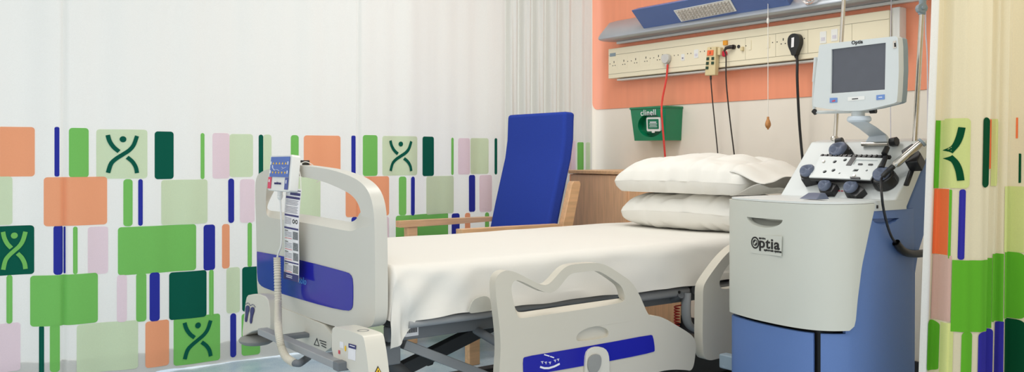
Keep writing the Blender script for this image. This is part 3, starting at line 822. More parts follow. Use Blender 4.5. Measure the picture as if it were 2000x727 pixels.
b = B(); b.tube(spline([hX(572, 708, 1.075), hX(584, 710, 1.09), hX(594, 704, 1.12), hX(602, 698, 1.15)], 8), .0115, 12); b.build('hose_end', 'mid_grey', hs)

cd = thing('instruction_card', 'long narrow laminated instruction card hanging down the footboard beside the handset', 'card', hX(567, 548, 1.19))
cT0, cT1, cB0, cB1 = hX(560, 366, 1.200), hX(589, 370, 1.200), hX(552, 544, 1.188), hX(581, 552, 1.188)


def cq(u, v, off=0.): return cT0.lerp(cT1, u).lerp(cB0.lerp(cB1, u), v) + NX * (off + .004 * math.sin(v * 5))


b = B(); b.grid(lambda u, v: cq(u, v), 4, 40); b.build('card_sheet', 'paper', cd, solid=.0012, recalc=False)
b = B()
def strip(u0, u1, v0, v1, m, off=.0012):
    b.grid(lambda u, v: cq(u0 + (u1 - u0) * u, v0 + (v1 - v0) * v, off), 2, max(2, int((v1 - v0) * 40)), m)
strip(.35, .98, .015, .03, 1); strip(.3, .98, .045, .075, 0); strip(.04, .98, .09, .115, 0)
for v in (.13, .145, .16, .175, .20, .215, .23, .245, .26): strip(.08, .85 if int(v * 1000) % 2 else .9, v, v + .0055, 1)
strip(.04, .98, .285, .305, 0)
for v in (.325, .34, .355, .37, .385): strip(.08, .5, v, v + .0055, 1)
for cx in (.66, .85):
    for k in range(12):
        a0 = 2 * PI * k / 12; a1 = 2 * PI * (k + 1) / 12
        q = [cq(cx + .085 * r * math.cos(a), .355 + .024 * r * math.sin(a), .0014) for a, r in ((a0, 1), (a1, 1), (a1, .55), (a0, .55))]
        b.add(q, [(0, 1, 2, 3)], 2)
strip(.04, .98, .425, .445, 0)
for i, v in enumerate((.465, .585, .695, .83)):
    strip(.62, .96, v, v + .085, 3)
    strip(.08, .3, v - .004, v + .004, 2)
    for k in range(4): strip(.08, .55, v + .014 + k * .015, v + .0195 + k * .015, 1)
    strip(.08, .55, v + .08, v + .086, 4)
strip(.04, .98, .80, .815, 0); strip(.0, 1.0, .925, 1.0, 0); strip(.2, .6, .95, .957, 5, .002); strip(.2, .6, .968, .975, 5, .002)
b.build('print', ['navy', 'ink', 'ink_black', 'photo_grey', 'red_ink', 'white_ink'], cd, loose=True, recalc=False)
b = B(); k0 = hX(588, 352, 1.212)
b.tube(spline([hX(588, 372, 1.20), hX(587, 345, 1.205), hX(584, 325, 1.215), (1.24, hX(584, 325, 1.215).y, .975), (1.275, hX(584, 325, 1.215).y, .955), (1.272, hX(588, 372, 1.2).y, .92), (1.255, hX(588, 372, 1.2).y, .905)], 6), .0014, 6); b.build('string', 'cord_white', cd)

# ------------------------------------------------------------------ high-backed armchair
ch = thing('armchair', 'high-backed royal blue armchair with beech frame between the bed and the curtain', 'armchair', (2.68, 3.82, 0))
Yn, Yf = 3.50, 4.14
pr = []
xt = hY(1101, 222, 3.57).x
bp_ = [(xt - .17, .40), (xt - .145, .50), (xt - .115, .62), (xt - .085, .74), (xt - .05, .87), (xt - .02, .98), (xt - .004, 1.08), (xt, 1.18), (xt + .003, 1.225)]
TK = .075
fr = [V((x, 0, z)) for x, z in bp_]; bk = [V((x + TK, 0, z - .004 * i / 8)) for i, (x, z) in enumerate(bp_)]
loop = fr + bk[::-1]
b = B(); Y0_, Y1_ = 3.565, 4.075
b.prism([V((p.x, Y0_, p.z)) for p in loop], (0, Y1_ - Y0_, 0)); b.build('backrest', 'fabric_blue', ch, bevel=.02, seg=4)
b = B(); b.box(2.42, xt - .13, 3.565, 4.075, .36, .47); b.build('seat', 'fabric_blue', ch, bevel=.03, seg=4)
for y0, y1 in ((Yn, Yn + .055), (Yf - .055, Yf)):
    ym = (y0 + y1) / 2; zf = .652 if y0 > 3.8 else .648
    b = B(); x0 = hY(903, 446, Yn).x
    b.prism([(x0, y0, zf - .034), (x0 + .04, y0, zf - .034), (x0 + .30, y0, zf - .032), (x0 + .58, y0, zf - .026), (x0 + .60, y0, zf - .018), (x0 + .60, y0, zf - .002), (x0 + .3, y0, zf), (x0, y0, zf)], (0, y1 - y0, 0)); b.build('arm', 'beech', ch, bevel=.006)
    b = B(); b.box(x0 + .045, x0 + .105, y0 + .006, y1 - .006, 0, zf - .033); b.build('leg', 'beech', ch, bevel=.004)
    b = B(); q = [(xt - .02, .02 * 0), (xt - .05, .30), (xt - .055, .62), (xt + .05, .865), (xt + .115, .865), (xt + .02, .62), (xt + .015, .30), (xt + .04, 0)]
    q = [(xt - .03, 0), (xt - .07, .30), (xt - .065, .60), (xt + .005, .845), (xt + .018, .862), (xt + .06, .862), (xt + .066, .845), (xt + .005, .60), (xt + .0, .30), (xt + .02, 0)]
    b.prism([(x, y0 + .01, z) for x, z in q], (0, .04, 0)); b.build('leg', 'beech', ch, bevel=.004)
    b = B(); b.box(x0 + .10, xt - .06, y0 + .012, y1 - .012, .30, .36); b.build('seat_rail', 'beech', ch, bevel=.003)
b = B(); b.box(2.43, 2.455, Yn + .05, Yf - .05, .30, .36); b.build('seat_rail', 'beech', ch, bevel=.003)

# ------------------------------------------------------------------ bedside cabinet
kb = thing('bedside_cabinet', 'beech bedside cabinet in the corner behind the blue armchair', 'cabinet', (3.48, 3.7, 0))
KX, KZ = 3.28, .912; ya = hX(1113, 332, KX).y; yb = ya - .46
b = B(); b.box(KX + .02, XW - .02, yb, ya, 0.06, KZ - .022); b.build('carcass', 'cab_wood', kb, bevel=.002)
b = B(); b.box(KX + .05, XW - .05, yb + .03, ya - .03, 0, .06); b.build('plinth', 'cab_dark', kb)
b = B(); b.box(KX - .008, XW - .015, yb - .008, ya + .006, KZ - .02, KZ); b.build('top', 'beech', kb, bevel=.004)
b = B(); b.box(KX, KX + .02, yb + .004, ya - .004, .10, KZ - .024); dr = b.build('door', 'cab_wood', kb, bevel=.002)
b = B(); b.tube([(KX, yb + .05, .40), (KX - .025, yb + .05, .40), (KX - .025, yb + .05, .52), (KX, yb + .05, .52)], .005, 8); b.build('handle', 'chrome', dr)
b = B(); b.box(KX + .05, XW - .03, ya, ya + .055, .0, KZ - .05); b.build('gap_shade_strip', 'cab_dark', kb, bevel=.002)  # dark strip painted in for the shaded gap beside the cabinet

# ------------------------------------------------------------------ cream trunking with sockets
TX = XW - .075
tk = thing('bedhead_trunking', 'long cream socket trunking on the orange wall sheet above the bed', 'trunking', (XW - .04, 3.0, 1.47))
ty1 = hX(1188, 96, TX).y; ty0 = hX(1737, 16, TX).y; tzt = hX(1188, 96, TX).z; tzb = hX(1188, 154, TX).z
b = B(); b.box(TX, XW - .005, ty0, ty1, tzb, tzt); tb = b.build('trunking_body', 'cream', tk, bevel=.004)
gz1 = hX(1260, 99.5, TX).z; gz0 = hX(1260, 138, TX).z
b = B()
for z in (gz1, gz0): b.box(TX - .0006, TX + .001, ty0 + .002, ty1 - .002, z - .001, z + .001)
for px in (1456, 1515, 1578, 1664): y = hX(px, 90, TX).y; b.box(TX - .0006, TX + .001, y - .0006, y + .0006, gz0, gz1)
b.build('groove', 'cream_line', tb)
yl = hX(1205, 160, TX + .02).y
b = B(); b.box(TX + .018, XW - .005, ty0 + .02, yl, tzb - .015, tzb - .004); b.build('lower_rail', 'white_plastic', tk, bevel=.003)
b = B(); b.box(XW - .06, XW - .004, hX(1757, 14, XW - .06).y, ty0 - .001, tzb + .01, tzt + .01); b.build('end_block', 'white_plastic', tk, bevel=.004)


def tX(px, py, off=0.): return hX(px, py, TX - off)


for px, py in ((1199.4, 121.3), (1218.6, 118.7), (1241.7, 115.7), (1261.8, 112.6), (1286.4, 109.5), (1530, 77)):
    k = 1.0 if px < 1400 else 1.25
    e = tX(px, py); b = B(); cc_ = e - UZ * .010
    b.prism(rrect(cc_, RX, UZ, .062, .066, .004), (-.0005, 0, 0), m=0)
    b.box(TX - .0015, TX - .0004, e.y - .0022, e.y + .0022, e.z - .006, e.z + .006, 1)
    for s in (-1, 1): b.box(TX - .0015, TX - .0004, e.y - s * .0095 * k - .0026, e.y - s * .0095 * k + .0026, e.z - .0235, e.z - .0185, 1)
    b.build('socket', ['cream', 'ink_black'], tk)
for px, py in ((1191.5, 125), (1226, 120), (1233, 119), (1270, 114), (1277, 113), (1294, 107), (1317, 108.5), (1324.5, 107.5), (1343, 105), (1349.5, 104.4), (1368, 101), (1376, 100), (1457, 89.5), (1509, 83), (1518, 82), (1571, 75)):
    b = B(); b.lathe([(.0028, 0), (.0028, .0012), (.001, .0014)], tX(px, py), NX, 8); b.build('screw', 'dark_cord', tk)
b = B(); b.prism([tX(*p) for p in ((1191.5, 104.5), (1202.5, 103), (1202.5, 109.5), (1191.5, 111))], (-.0015, 0, 0)); lab(b.build('maker_plate', 'back_grey', tk), 'small blue-grey plate at the left end')
for px, py, w, h in ((1334, 112, .024, .036), (1360, 105, .030, .045), (1608, 73, .034, .055), (1630, 68.5, .034, .055)):
    e = tX(px, py); b = B(); b.prism(rrect(e, RX, UZ, w, h, .002), (-.002, 0, 0), m=0)
    b.prism(rrect(e - UZ * h * .15 + NX * .002, RX, UZ, w * .6, h * .3, .001), (-.001, 0, 0), m=1)
    b.prism(rrect(e - UZ * h * .12 + NX * .003, RX, UZ, w * .36, h * .12, .001), (-.0006, 0, 0), m=2 if px < 1340 else 1); b.build('data_outlet', ['white_plastic', 'cord_lilac', 'ink_black'], tk)
for px, py, w, h in ((1465, 88, .016, .05), (1500, 83, .022, .055), (1545, 72, .014, .04)):
    e = tX(px, py); b = B(); b.prism(rrect(e, RX, UZ, w, h, .002), (-.003, 0, 0)); b.build('rocker_switch', 'cream', tk, bevel=.001)
e = tX(1418, 84); b = B(); b.prism(rrect(e, RX, UZ, .026, .024, .003), (-.010, 0, 0)); lab(b.build('call_button', 'amber_btn', tk, bevel=.002), 'square amber call button')
e = tX(1416, 105); b = B(); b.lathe([(.016, 0), (.016, .008), (.013, .011)], e, NX, 20); lab(b.build('call_button', 'red_btn', tk), 'round red call button')
e = tX(1443, 91); b = B(); b.lathe([(.009, 0), (.009, .003), (.005, .003)], e, NX, 16); b.build('jack_socket', 'black', tk)
e = tX(1451, 94); b = B(); b.box(TX - .012, TX, e.y - .008, e.y + .008, e.z - .014, e.z + .006); b.build('jack_cap', 'cream_btn', tk, bevel=.002)

# plugs and leads
pg = thing('power_plug', 'pale grey plug on a red cable in the left part of the trunking', 'plug', tX(1304, 115))
e = tX(1304, 114, .002)
b = B(); b.prism(smooth_loop([e + RX * x + UZ * z for x, z in ((-.026, .022), (.024, .022), (.03, -.005), (.016, -.03), (-.016, -.03), (-.03, -.005))], 1), (-.024, 0, 0)); b.build('plug_body', 'grey_plug', pg, bevel=.005)
b = B(); b.lathe([(.008, 0), (.010, .003), (.008, .006), (.009, .009), (.006, .02)], e - UZ * .026 + NX * .012, -UZ, 12); b.build('strain_relief', 'grey_plug', pg)
XC = TX - .014
b = B(); b.tube(spline([hX(1304, 126, XC), hX(1302, 150, XC), hX(1298, 172, XC - .02), hX(1294, 192, XC - .1), hX(1292, 215, XC - .17), hX(1294, 245, XC - .17), hX(1297, 280, XC - .16), hX(1300, 320, XC - .14), hX(1304, 380, XC - .12)], 8), .0055, 8); lab(b.build('cable', 'red_cord', pg), 'red cable')
nc = thing('nurse_call_handset', 'beige call handset with an orange button hung on the trunking', 'handset', tX(1388, 148))
n0 = [hX(*p, TX - .035) for p in ((1381, 92), (1398, 91), (1396, 147), (1376, 148))]
b = B(); b.prism(n0, (.030, 0, 0)); nb = b.build('handset_body', 'cream_btn', nc, bevel=.005)
def nq(u, v): return n0[0].lerp(n0[1], u).lerp(n0[3].lerp(n0[2], u), v) + NX * .0003
b = B()
def nbx(u0, u1, v0, v1, m, d=.003): b.prism([nq(u0, v0), nq(u1, v0), nq(u1, v1), nq(u0, v1)], (-d, 0, 0), m=m)
nbx(.12, .78, .12, .30, 0)
for u in (.08, .62):
    for v in (.36, .52, .68):
        if u > .5 and v > .6: continue
        nbx(u, u + .26, v, v + .10, 1)
nbx(.42, .48, .16, .26, 2, .0036); nbx(.42, .5, .04, .06, 2)
b.build('button', ['orange_btn', 'green_btn', 'ink_black'], nb)
b = B(); e = n0[0].lerp(n0[1], 1.0)
b.box(TX - .026, TX - .001, e.y - .022, e.y - .002, e.z - .045, e.z - .005); b.build('hanging_clip', 'cream_btn', nc, bevel=.003)
b = B(); b.tube(spline([hX(1388, 147, TX - .02), hX(1389, 165, TX - .02), hX(1392, 200, TX + .0), hX(1397, 250, TX + .02), hX(1402, 302, TX + .03), hX(1406, 360, TX + .03)], 6), [.0055] * 4 + [.0032] * 27, 8); b.build('cable', 'dark_cord', nc)
pl = thing('call_plug', 'dark right-angled plug with thin cable beside the amber and red buttons', 'plug', tX(1430, 93))
e = tX(1434, 92)
b = B(); b.tube([e, e + NX * .012], .012, 14); b.tube([e + NX * .012, e + NX * .020 + UY * .012, e + NX * .024 + UY * .034 - UZ * .004, e + NX * .026 + UY * .044 - UZ * .018], [.010, .010, .008, .005], 12); b.build('plug_body', 'dark_cord', pl)
b = B(); b.tube(spline([e + NX * .026 + UY * .044 - UZ * .016, hX(1418, 112, XC - .01), hX(1418, 150, XC - .01), hX(1421, 190, XC), hX(1427, 245, TX + .02), hX(1434, 302, TX + .03), hX(1440, 360, TX + .03)], 8), .0036, 8); b.build('cable', 'dark_cord', pl)
bpq = thing('power_plug', 'black plug with a white sticker on a thick black cable, right part of the trunking', 'plug', tX(1556, 90))
e = tX(1557, 86, .002)
b = B(); b.prism(smooth_loop([e + RX * x + UZ * z for x, z in ((-.014, .048), (.014, .048), (.031, .034), (.035, .010), (.030, -.014), (.016, -.040), (.011, -.058), (-.011, -.058), (-.016, -.040), (-.030, -.014), (-.035, .010), (-.031, .034))], 2), (-.03, 0, 0)); q = b.build('plug_body', 'black', bpq, bevel=.006)
b = B(); b.prism([e + NX * .0302 + RX * x + UZ * z for x, z in ((-.010, .028), (.005, .030), (.003, -.016), (-.012, -.018))], (-.0006, 0, 0)); b.build('sticker', 'paper', q)
b = B(); b.tube(spline([e - UZ * .05 + NX * .014, hX(1557, 118, XC), hX(1557, 150, XC - .01), hX(1559, 200, XC), hX(1562, 250, XC + .02), hX(1567, 306, XC + .03), hX(1574, 370, XC + .03)], 8), [.009] * 6 + [.0065] * 43, 10); b.build('cable', 'black', bpq)
# light pull with a turned wooden acorn
lp_ = thing('light_pull', 'white pull cord with a turned wooden acorn hanging in front of the trunking', 'pull cord', hX(1500, 250, 3.55))
pc = hX(1500, 228, 3.55)
b = B(); b.tube([(3.55, pc.y, 1.745), (3.55, pc.y, pc.z)], .0018, 6); b.lathe([(.004, 0), (.006, .004), (.006, .022), (.003, .028)], (3.55, pc.y, hX(1500, 38, 3.55).z - .02), UZ, 10); b.build('cord', 'cord_white', lp_)
b = B(); b.lathe([(.004, 0), (.006, -.003), (.0055, -.010), (.009, -.018), (.0135, -.032), (.014, -.042), (.010, -.052), (.006, -.055), (.003, -.062), (.0, -.063)], pc, UZ, 18, caps=False); b.build('acorn', 'acorn', lp_)

# ------------------------------------------------------------------ over-bed light
ol = thing('overbed_light', 'over-bed light with a slate blue shade on a grey aluminium tray above the trunking', 'wall light', (3.55, 3.0, 1.66))
LX = 3.56                                                  # front lip of the tray
TY = hX(1168, 77, LX).y; lz = hX(1168, 77, LX).z; tq1 = hY(1190, 45, TY); zb2 = lz - .006
prf = [(LX, lz), (LX + .002, lz + .012), (LX + .02, lz + .034), (tq1.x, tq1.z), (XW - .004, tq1.z + .02), (XW - .004, zb2), (LX + .09, zb2 - .003), (LX + .04, zb2 - .004), (LX + .012, zb2)]
ln = TY - 1.6
b = B(); b.prism([V((x, TY, z)) for x, z in prf], (0, -ln, 0)); b.build('tray', 'tray', ol, bevel=.006)
rz = hX(1205, 83, XW - .03)
b = B(); b.box(XW - .035, XW - .005, TY - ln, rz.y, zb2 - .016, zb2 - .002); b.build('mounting_rail', 'white_plastic', ol, bevel=.002)
SX = 3.57
BLc = hX(1257, 56, SX); yl = BLc.y; TLc = hY(1231, 18, yl)
dn = (TLc - BLc); up = dn.normalized(); BR_y = hX(1543, 6, SX).y
nrm = V((up.z, 0, -up.x));
if nrm.x > 0: nrm = -nrm
TLx = BLc + up * (dn.length * 1.0)
top = BLc + up * .135
b = B()
def sp(y, t, o_=0.): q = BLc + up * t - nrm * -o_; return V((q.x, y, q.z))
b.prism([sp(yl, 0), sp(yl, .135), sp(yl, .135) + V((.06, 0, .02)), sp(yl, 0) + V((.05, 0, .0))], (0, -(yl - BR_y), 0)); b.build('shade', 'shade_blue', ol, bevel=.004)
pn_ = BLc; 
lq = [hP(*p, pn_ + nrm * .0015, nrm) for p in ((1316, 20), (1426, -2), (1439, 21), (1331, 42))]
lq[0] = lq[3] + (lq[0] - lq[3]) * 1.0
b = B(); b.prism(lq, nrm * .003); lab(b.build('louvre_frame', 'white_plastic', ol), 'white edged opening in the blue shade')
b = B()
def lqf(u, v, o_): return lq[3].lerp(lq[2], u).lerp(lq[0].lerp(lq[1], u), v) + nrm * o_
NU, NVV = 16, 5
b.prism([lqf(.03, .06, .0032), lqf(.97, .06, .0032), lqf(.97, .94, .0032), lqf(.03, .94, .0032)], nrm * .0008, m=1)
for i in range(NU):
    for j in range(NVV):
        u0, u1 = .03 + .94 * i / NU, .03 + .94 * (i + 1) / NU; v0, v1 = .06 + .88 * j / NVV, .06 + .88 * (j + 1) / NVV
        c_ = lqf((u0 + u1) / 2, (v0 + v1) / 2 - .03, .011)
        q = [lqf(u0, v0, .004), lqf(u1, v0, .004), lqf(u1, v1, .004), lqf(u0, v1, .004), c_]
        b.add(q, [(0, 1, 4), (1, 2, 4), (2, 3, 4), (3, 0, 4)], 0)
b.build('louvre', ['louvre', 'dark_grey'], ol, smooth=10)
# clear tubing on the tray
b = B(); cpt = hX(1580, 4, LX - .008)
b.tube([cpt + V((0, .035 * math.cos(a), .03 + .035 * math.sin(a))) for a in [PI * 2 * k / 24 for k in range(24)]], .006, 8)
b.tube([cpt + V((-.002, .022 * math.cos(a) - .008, .03 + .022 * math.sin(a))) for a in [PI * 2 * k / 24 for k in range(24)]], .005, 8)
tag(b.build('tubing', 'clear'), 'coil of clear tubing hung at the front of the grey light tray', 'tubing')

# ------------------------------------------------------------------ green wipes dispenser
gn_ = thing('wipes_dispenser', 'green wall-mounted wipes dispenser beneath the orange sheet', 'dispenser', (3.64, 3.45, 1.1))
gyn = hX(1334, 208, XW).y; gxf = hY(1300, 207, gyn).x; gyf = hX(1231, 212, gxf).y; gzt = hX(1231, 212, gxf).z; gzb = hX(1240, 275, gxf).z
gxb = gxf + .012; gy0 = gyn + .012; gy1 = gyf - .022
T4 = [V((gxf, gyf, gzt)), V((gxf, gyn, gzt)), V((XW - .002, gyn, gzt)), V((XW - .002, gyf, gzt))]
B4 = [V((gxb, gy1, gzb)), V((gxb, gy0, gzb)), V((XW - .002, gy0, gzb)), V((XW - .002, gy1, gzb))]
b = B(); b.hexa(B4, T4); gb_ = b.build('bin', 'green_bin', gn_)
gnv = (T4[1] - T4[0]).cross(B4[0] - T4[0]).normalized()
if gnv.x > 0: gnv = -gnv
gup = (T4[0] - B4[0]); gup = (gup - RX * gup.dot(RX)).normalized()
oc = hP(1270, 245, T4[0], gnv)
cb = B(); cb.prism(ell(oc + gnv * .03, RX, gup, .098, .066, 40), -gnv * .075)
cut(gb_, cb.build('tool', 'green_bin'), .005, 3)
b = B(); b.box(gxf - .004, XW - .001, gyn - .004, gyf + .004, gzt - .008, gzt + .004); b.build('rim', 'green_bin', gn_, bevel=.003)
text('clinell', .046, hP(1266, 220.5, T4[0] + gnv * .0012, gnv), RX, gup, 'white_ink', gn_, bold=.0004, sp=1.12)
wp = thing('wipes_pack', 'green and white wipes pack showing through the dispenser opening', 'wipes pack', oc)
o = hP(1276, 243, T4[0] + gnv * .006, gnv)
wu = (RX * .99 - UZ * .02).normalized(); wv = wu.cross(gnv).normalized()
if wv.z < 0: wv = -wv
b = B(); b.prism(rrect(o, wu, wv, .105, .078, .008), -gnv * .04); b.build('lid', 'white_plastic', wp, bevel=.003)
b = B(); b.prism(rrect(o + gnv * .0005 + wv * .002, wu, wv, .084, .055, .004), gnv * .001, m=0)
for k, w in enumerate((.05, .06, .054, .06)): b.prism(rrect(o + gnv * .0016 + wv * (.012 - k * .0085), wu, wv, w, .006 if k == 0 else .003, .0005, 1), gnv * .0004, m=1)
b.build('pack_label', ['green_pack', 'white_ink'], wp)
b = B(); b.prism(rrect(o - wv * .042, wu, wv, .02, .010, .003), gnv * .004); b.build('tab', 'white_plastic', wp)
b = B(); b.prism(rrect(o - gnv * .03 - wu * .015, wu, wv, .15, .10, .02), -gnv * .02); b.build('pack_body', 'green_pack', wp, bevel=.008)

# ------------------------------------------------------------------ apheresis machine
mc = thing('apheresis_machine', 'tall blue and pale grey apheresis machine standing beside the head of the bed', 'medical machine', (2.6, 1.79, 0))
plan = spline([V((2.60, 2.008, 0)), V((2.47, 2.007, 0)), V((2.42, 2.0, 0)), V((2.395, 1.975, 0)), V((2.362, 1.87, 0)), V((2.347, 1.76, 0)), V((2.349, 1.68, 0)), V((2.370, 1.625, 0)),
               V((2.415, 1.588, 0)), V((2.47, 1.575, 0)), V((2.60, 1.571, 0)), V((2.74, 1.571, 0)), V((2.80, 1.585, 0)), V((2.815, 1.62, 0))], 10)
cum = [0]
for p, q in zip(plan, plan[1:]): cum.append(cum[-1] + (q - p).length)
PLN = cum[-1]


def pl_(s, off=0.):
    s = max(0, min(PLN - 1e-6, s))
    for i in range(len(cum) - 1):
        if s <= cum[i + 1]: break
    t = (s - cum[i]) / (cum[i + 1] - cum[i]); p = plan[i].lerp(plan[i + 1], t)
    a0, a1 = plan[max(i - 1, 0)], plan[min(i + 2, len(plan) - 1)]; d = (a1 - a0).normalized(); n = V((d.y, -d.x, 0))
    if n.dot(p - V((2.6, 1.79, 0))) < 0: n = -n
    return p + n * off


def s_of(px):                                                   # path length where the photograph's column meets the hull
    best = None
    for k in range(400):
        s = PLN * k / 400; p = pl_(s); x = 1000 + FPX * (p.x * RT[0] + p.y * RT[1]) / (p.x * FW[0] + p.y * FW[1])
        if s > .15 and (best is None or abs(x - px) < best[0]): best = (abs(x - px), s)
    return best[1]


LZ0, LZ1 = .466, .848
b = B(); core = [pl_(PLN * k / 60, -.034) for k in range(60)]
b.prism([V((p.x, p.y, .08)) for p in core], (0, 0, .765)); b.build('chassis', 'black', mc, smooth=30)
# blue door below the lid
sd = s_of(1590); sg = s_of(1602)
b = B(); b.grid(lambda u, v: (lambda p: V((p.x, p.y, .07 + (.455 - .07) * v)))(pl_(sd * u)), 40, 6); b.build('front_door', 'mach_blue', mc, solid=.018, bevel=.004, recalc=False)
b = B()
def bl(u, v):
    s = sg + (PLN - sg) * u; p = pl_(s); k = min(1, max(0, (s - sg) / .03)); t = .455 if s < s_of_l else .824
    return V((p.x, p.y, .07 + (t - .07) * v))
s_of_l = s_of(1650)
b.grid(bl, 90, 10); hull = b.build('side_hull', 'mach_blue', mc, solid=.016, recalc=False)
# rear hull with the flare under the console
rp_ = [(2.72, .06), (2.80, .06), (2.805, .60), (2.825, .67), (2.87, .745), (2.93, .80), (2.965, .87), (2.975, .96), (2.955, 1.022), (2.895, 1.018), (2.80, .895), (2.74, .81)]
b = B(); b.prism([V((x, 1.572, z)) for x, z in rp_], (0, .43, 0)); b.build('rear_hull', 'mach_blue', mc, bevel=.012)
# lid: wraps round the front, its right edge leaning back towards the top
ed = [(LZ0, s_of(1652)), (LZ0 + .012, s_of(1660)), (LZ0 + .03, s_of(1663)), (.56, s_of(1666)), (.66, s_of(1674)), (.76, s_of(1688)), (LZ1, s_of(1701))]
def ed_s(z):
    for (a, p), (c_, q) in zip(ed, ed[1:]):
        if z <= c_: return p + (q - p) * (z - a) / (c_ - a)
    return ed[-1][1]
zs = [LZ0, LZ0 + .004, LZ0 + .012, LZ0 + .02, LZ0 + .03] + [LZ0 + .03 + (LZ1 - LZ0 - .03) * k / 16 for k in range(1, 17)]
b = B()
def lidf(u, v):
    z = zs[round(v * (len(zs) - 1))]; s = .05 + (ed_s(z) - .05) * u
    p = pl_(s, .009); return V((p.x, p.y, z))
b.grid(lidf, 90, len(zs) - 1); lid = b.build('front_lid', 'mach_lid', mc, solid=.016, recalc=False)
# scooped hand grip in the lid
s1, s2 = s_of(1464), s_of(1540)
cb = B()
ang = pl_(s1).lerp(pl_(s2), .5); tv = (pl_(s2) - pl_(s1)).normalized(); nv = V((tv.y, -tv.x, 0))
if nv.x > 0: nv = -nv
wl = (pl_(s2) - pl_(s1)).length / 2; zt0 = hP(1500, 428, ang, nv).z
def scoop(u, v):
    a = PI * u; r = v
    dx = math.cos(a) * wl * r; dz = -math.sin(a) * .042 * r
    return ang + tv * dx + UZ * (zt0 + dz - ang.z)
lo = [V((ang.x, ang.y, 0)) + tv * (math.cos(PI * k / 24) * wl) + UZ * (zt0 - math.sin(PI * k / 24) * .040) for k in range(25)]
li = [V((ang.x, ang.y, 0)) + tv * (math.cos(PI * k / 24) * wl * .82) + UZ * (zt0 + .006 - math.sin(PI * k / 24) * .016) for k in range(25)]
n25 = 25
fs = [(k, k + 1, n25 + k + 1, n25 + k) for k in range(24)] + [(n25 - 1, 0, n25, 2 * n25 - 1), tuple(range(n25 - 1, -1, -1)), tuple(range(n25, 2 * n25))]
cb.add([p + nv * .06 for p in lo] + [p - nv * .027 for p in li], fs)
tool = cb.build('tool', 'mach_lid')
cut(lid, tool, .003, 2)
b = B()
b.add([p - nv * .0265 + UZ * .003 for p in li] + [p + nv * (.004 + .012 * math.sin(PI * k / 24)) for k, p in enumerate(lo)], [(k, k + 1, n25 + k + 1, n25 + k) for k in range(24)] + [tuple(range(n25 - 1, -1, -1))], 0); b.build('hand_grip', 'mach_lid', lid, recalc=False)
# lettering on the lid
sA = s_of(1468); sB = s_of(1528)
lpc = pl_((sA + sB) / 2, .018); ltv = (pl_(sB) - pl_(sA)).normalized(); lnv = V((ltv.y, -ltv.x, 0))
if lnv.x > 0: lnv = -lnv
def lp2(px, py, off=0.): return hP(px, py, V((lpc.x, lpc.y, .75)) + lnv * off, lnv)
b = B(); c4 = [lp2(*p) for p in ((1466, 457), (1527, 462), (1526, 501), (1465, 494))]
b.prism(c4, -lnv * .0012); b.build('name_plate', 'mach_lid', lid)
oc_ = lp2(1474.8, 474.2, .0006)
b = B(); R1 = .0185
b.prism(ell(oc_, ltv, UZ, R1 * .98, R1 * 1.05, 32), lnv * .0006, [ell(oc_, ltv, UZ, R1 * .74, R1 * .80, 32)])
b.prism(ell(oc_, ltv, UZ, R1 * .56, R1 * .56, 24), lnv * .0006, [ell(oc_, ltv, UZ, R1 * .44, R1 * .44, 24)])
for a in (0, PI): 
    q = ltv * math.cos(a) * R1 * .2 + UZ * math.sin(a) * R1 * .2
    b.prism(ell(oc_ + q + UZ * (.004 if a else -.004), (ltv + UZ).normalized(), (UZ - ltv).normalized(), R1 * .34, R1 * .14, 14), lnv * .0006)
b.build('logo_ring', 'ink_black', lid)
text('ptia', .046, lp2(1502, 477, .0008), ltv, UZ, 'ink_black', lid, bold=.0010, sx=1.22, sp=1.1)
text('spectra', .0092, lp2(1488.6, 465.6, .0008), ltv, UZ, 'ink_black', lid, bold=.0003)
text('apheresis system', .0100, lp2(1509, 490.2, .0008), ltv, UZ, 'ink_black', lid, bold=.0003, sx=1.05)
# console: ledge plus sloping deck
b = B(); CZ0, CZ1_ = .824, .854
led = [pl_(s, .010) for s in [.02 + (s_of(1764) - .02) * k / 60 for k in range(61)]] + [V((2.80, 1.60, 0)), V((2.80, 1.98, 0)), V((2.62, 2.015, 0))]
b.prism([V((p.x, p.y, LZ1 + .001)) for p in led], (0, 0, CZ1_ - LZ1)); 
ls = [pl_(s, .0105) for s in [s_of(1701) + .002 + (s_of(1764) - s_of(1701)) * k / 12 for k in range(13)]]
b.prism([V((p.x, p.y, CZ0)) for p in ls] + [V((2.70, 1.62, CZ0)), V((2.56, 1.62, CZ0))], (0, 0, LZ1 - CZ0 + .003)); b.build('console_ledge', 'mach_white', mc, bevel=.003, seg=2)
S0_, S1_ = V((2.667, 0, .854)), V((2.852, 0, 1.046))
b = B(); yR, yL = 1.565, 2.006
b.prism([V((x, yR, z)) for x, z in ((2.667, .852), (2.852, 1.046), (2.93, 1.056), (2.942, 1.036), (2.89, 1.026), (2.738, .826), (2.68, .825))], (0, yL - yR, 0)); b.build('console_deck', 'mach_white', mc, bevel=.007)
su = (S1_ - S0_).normalized(); sn = V((-su.z, 0, su.x)); sr = RX                      # up the deck, deck normal, towards the right


def dk(px, py, h=0.): return hP(px, py, S0_ + sn * h, sn)


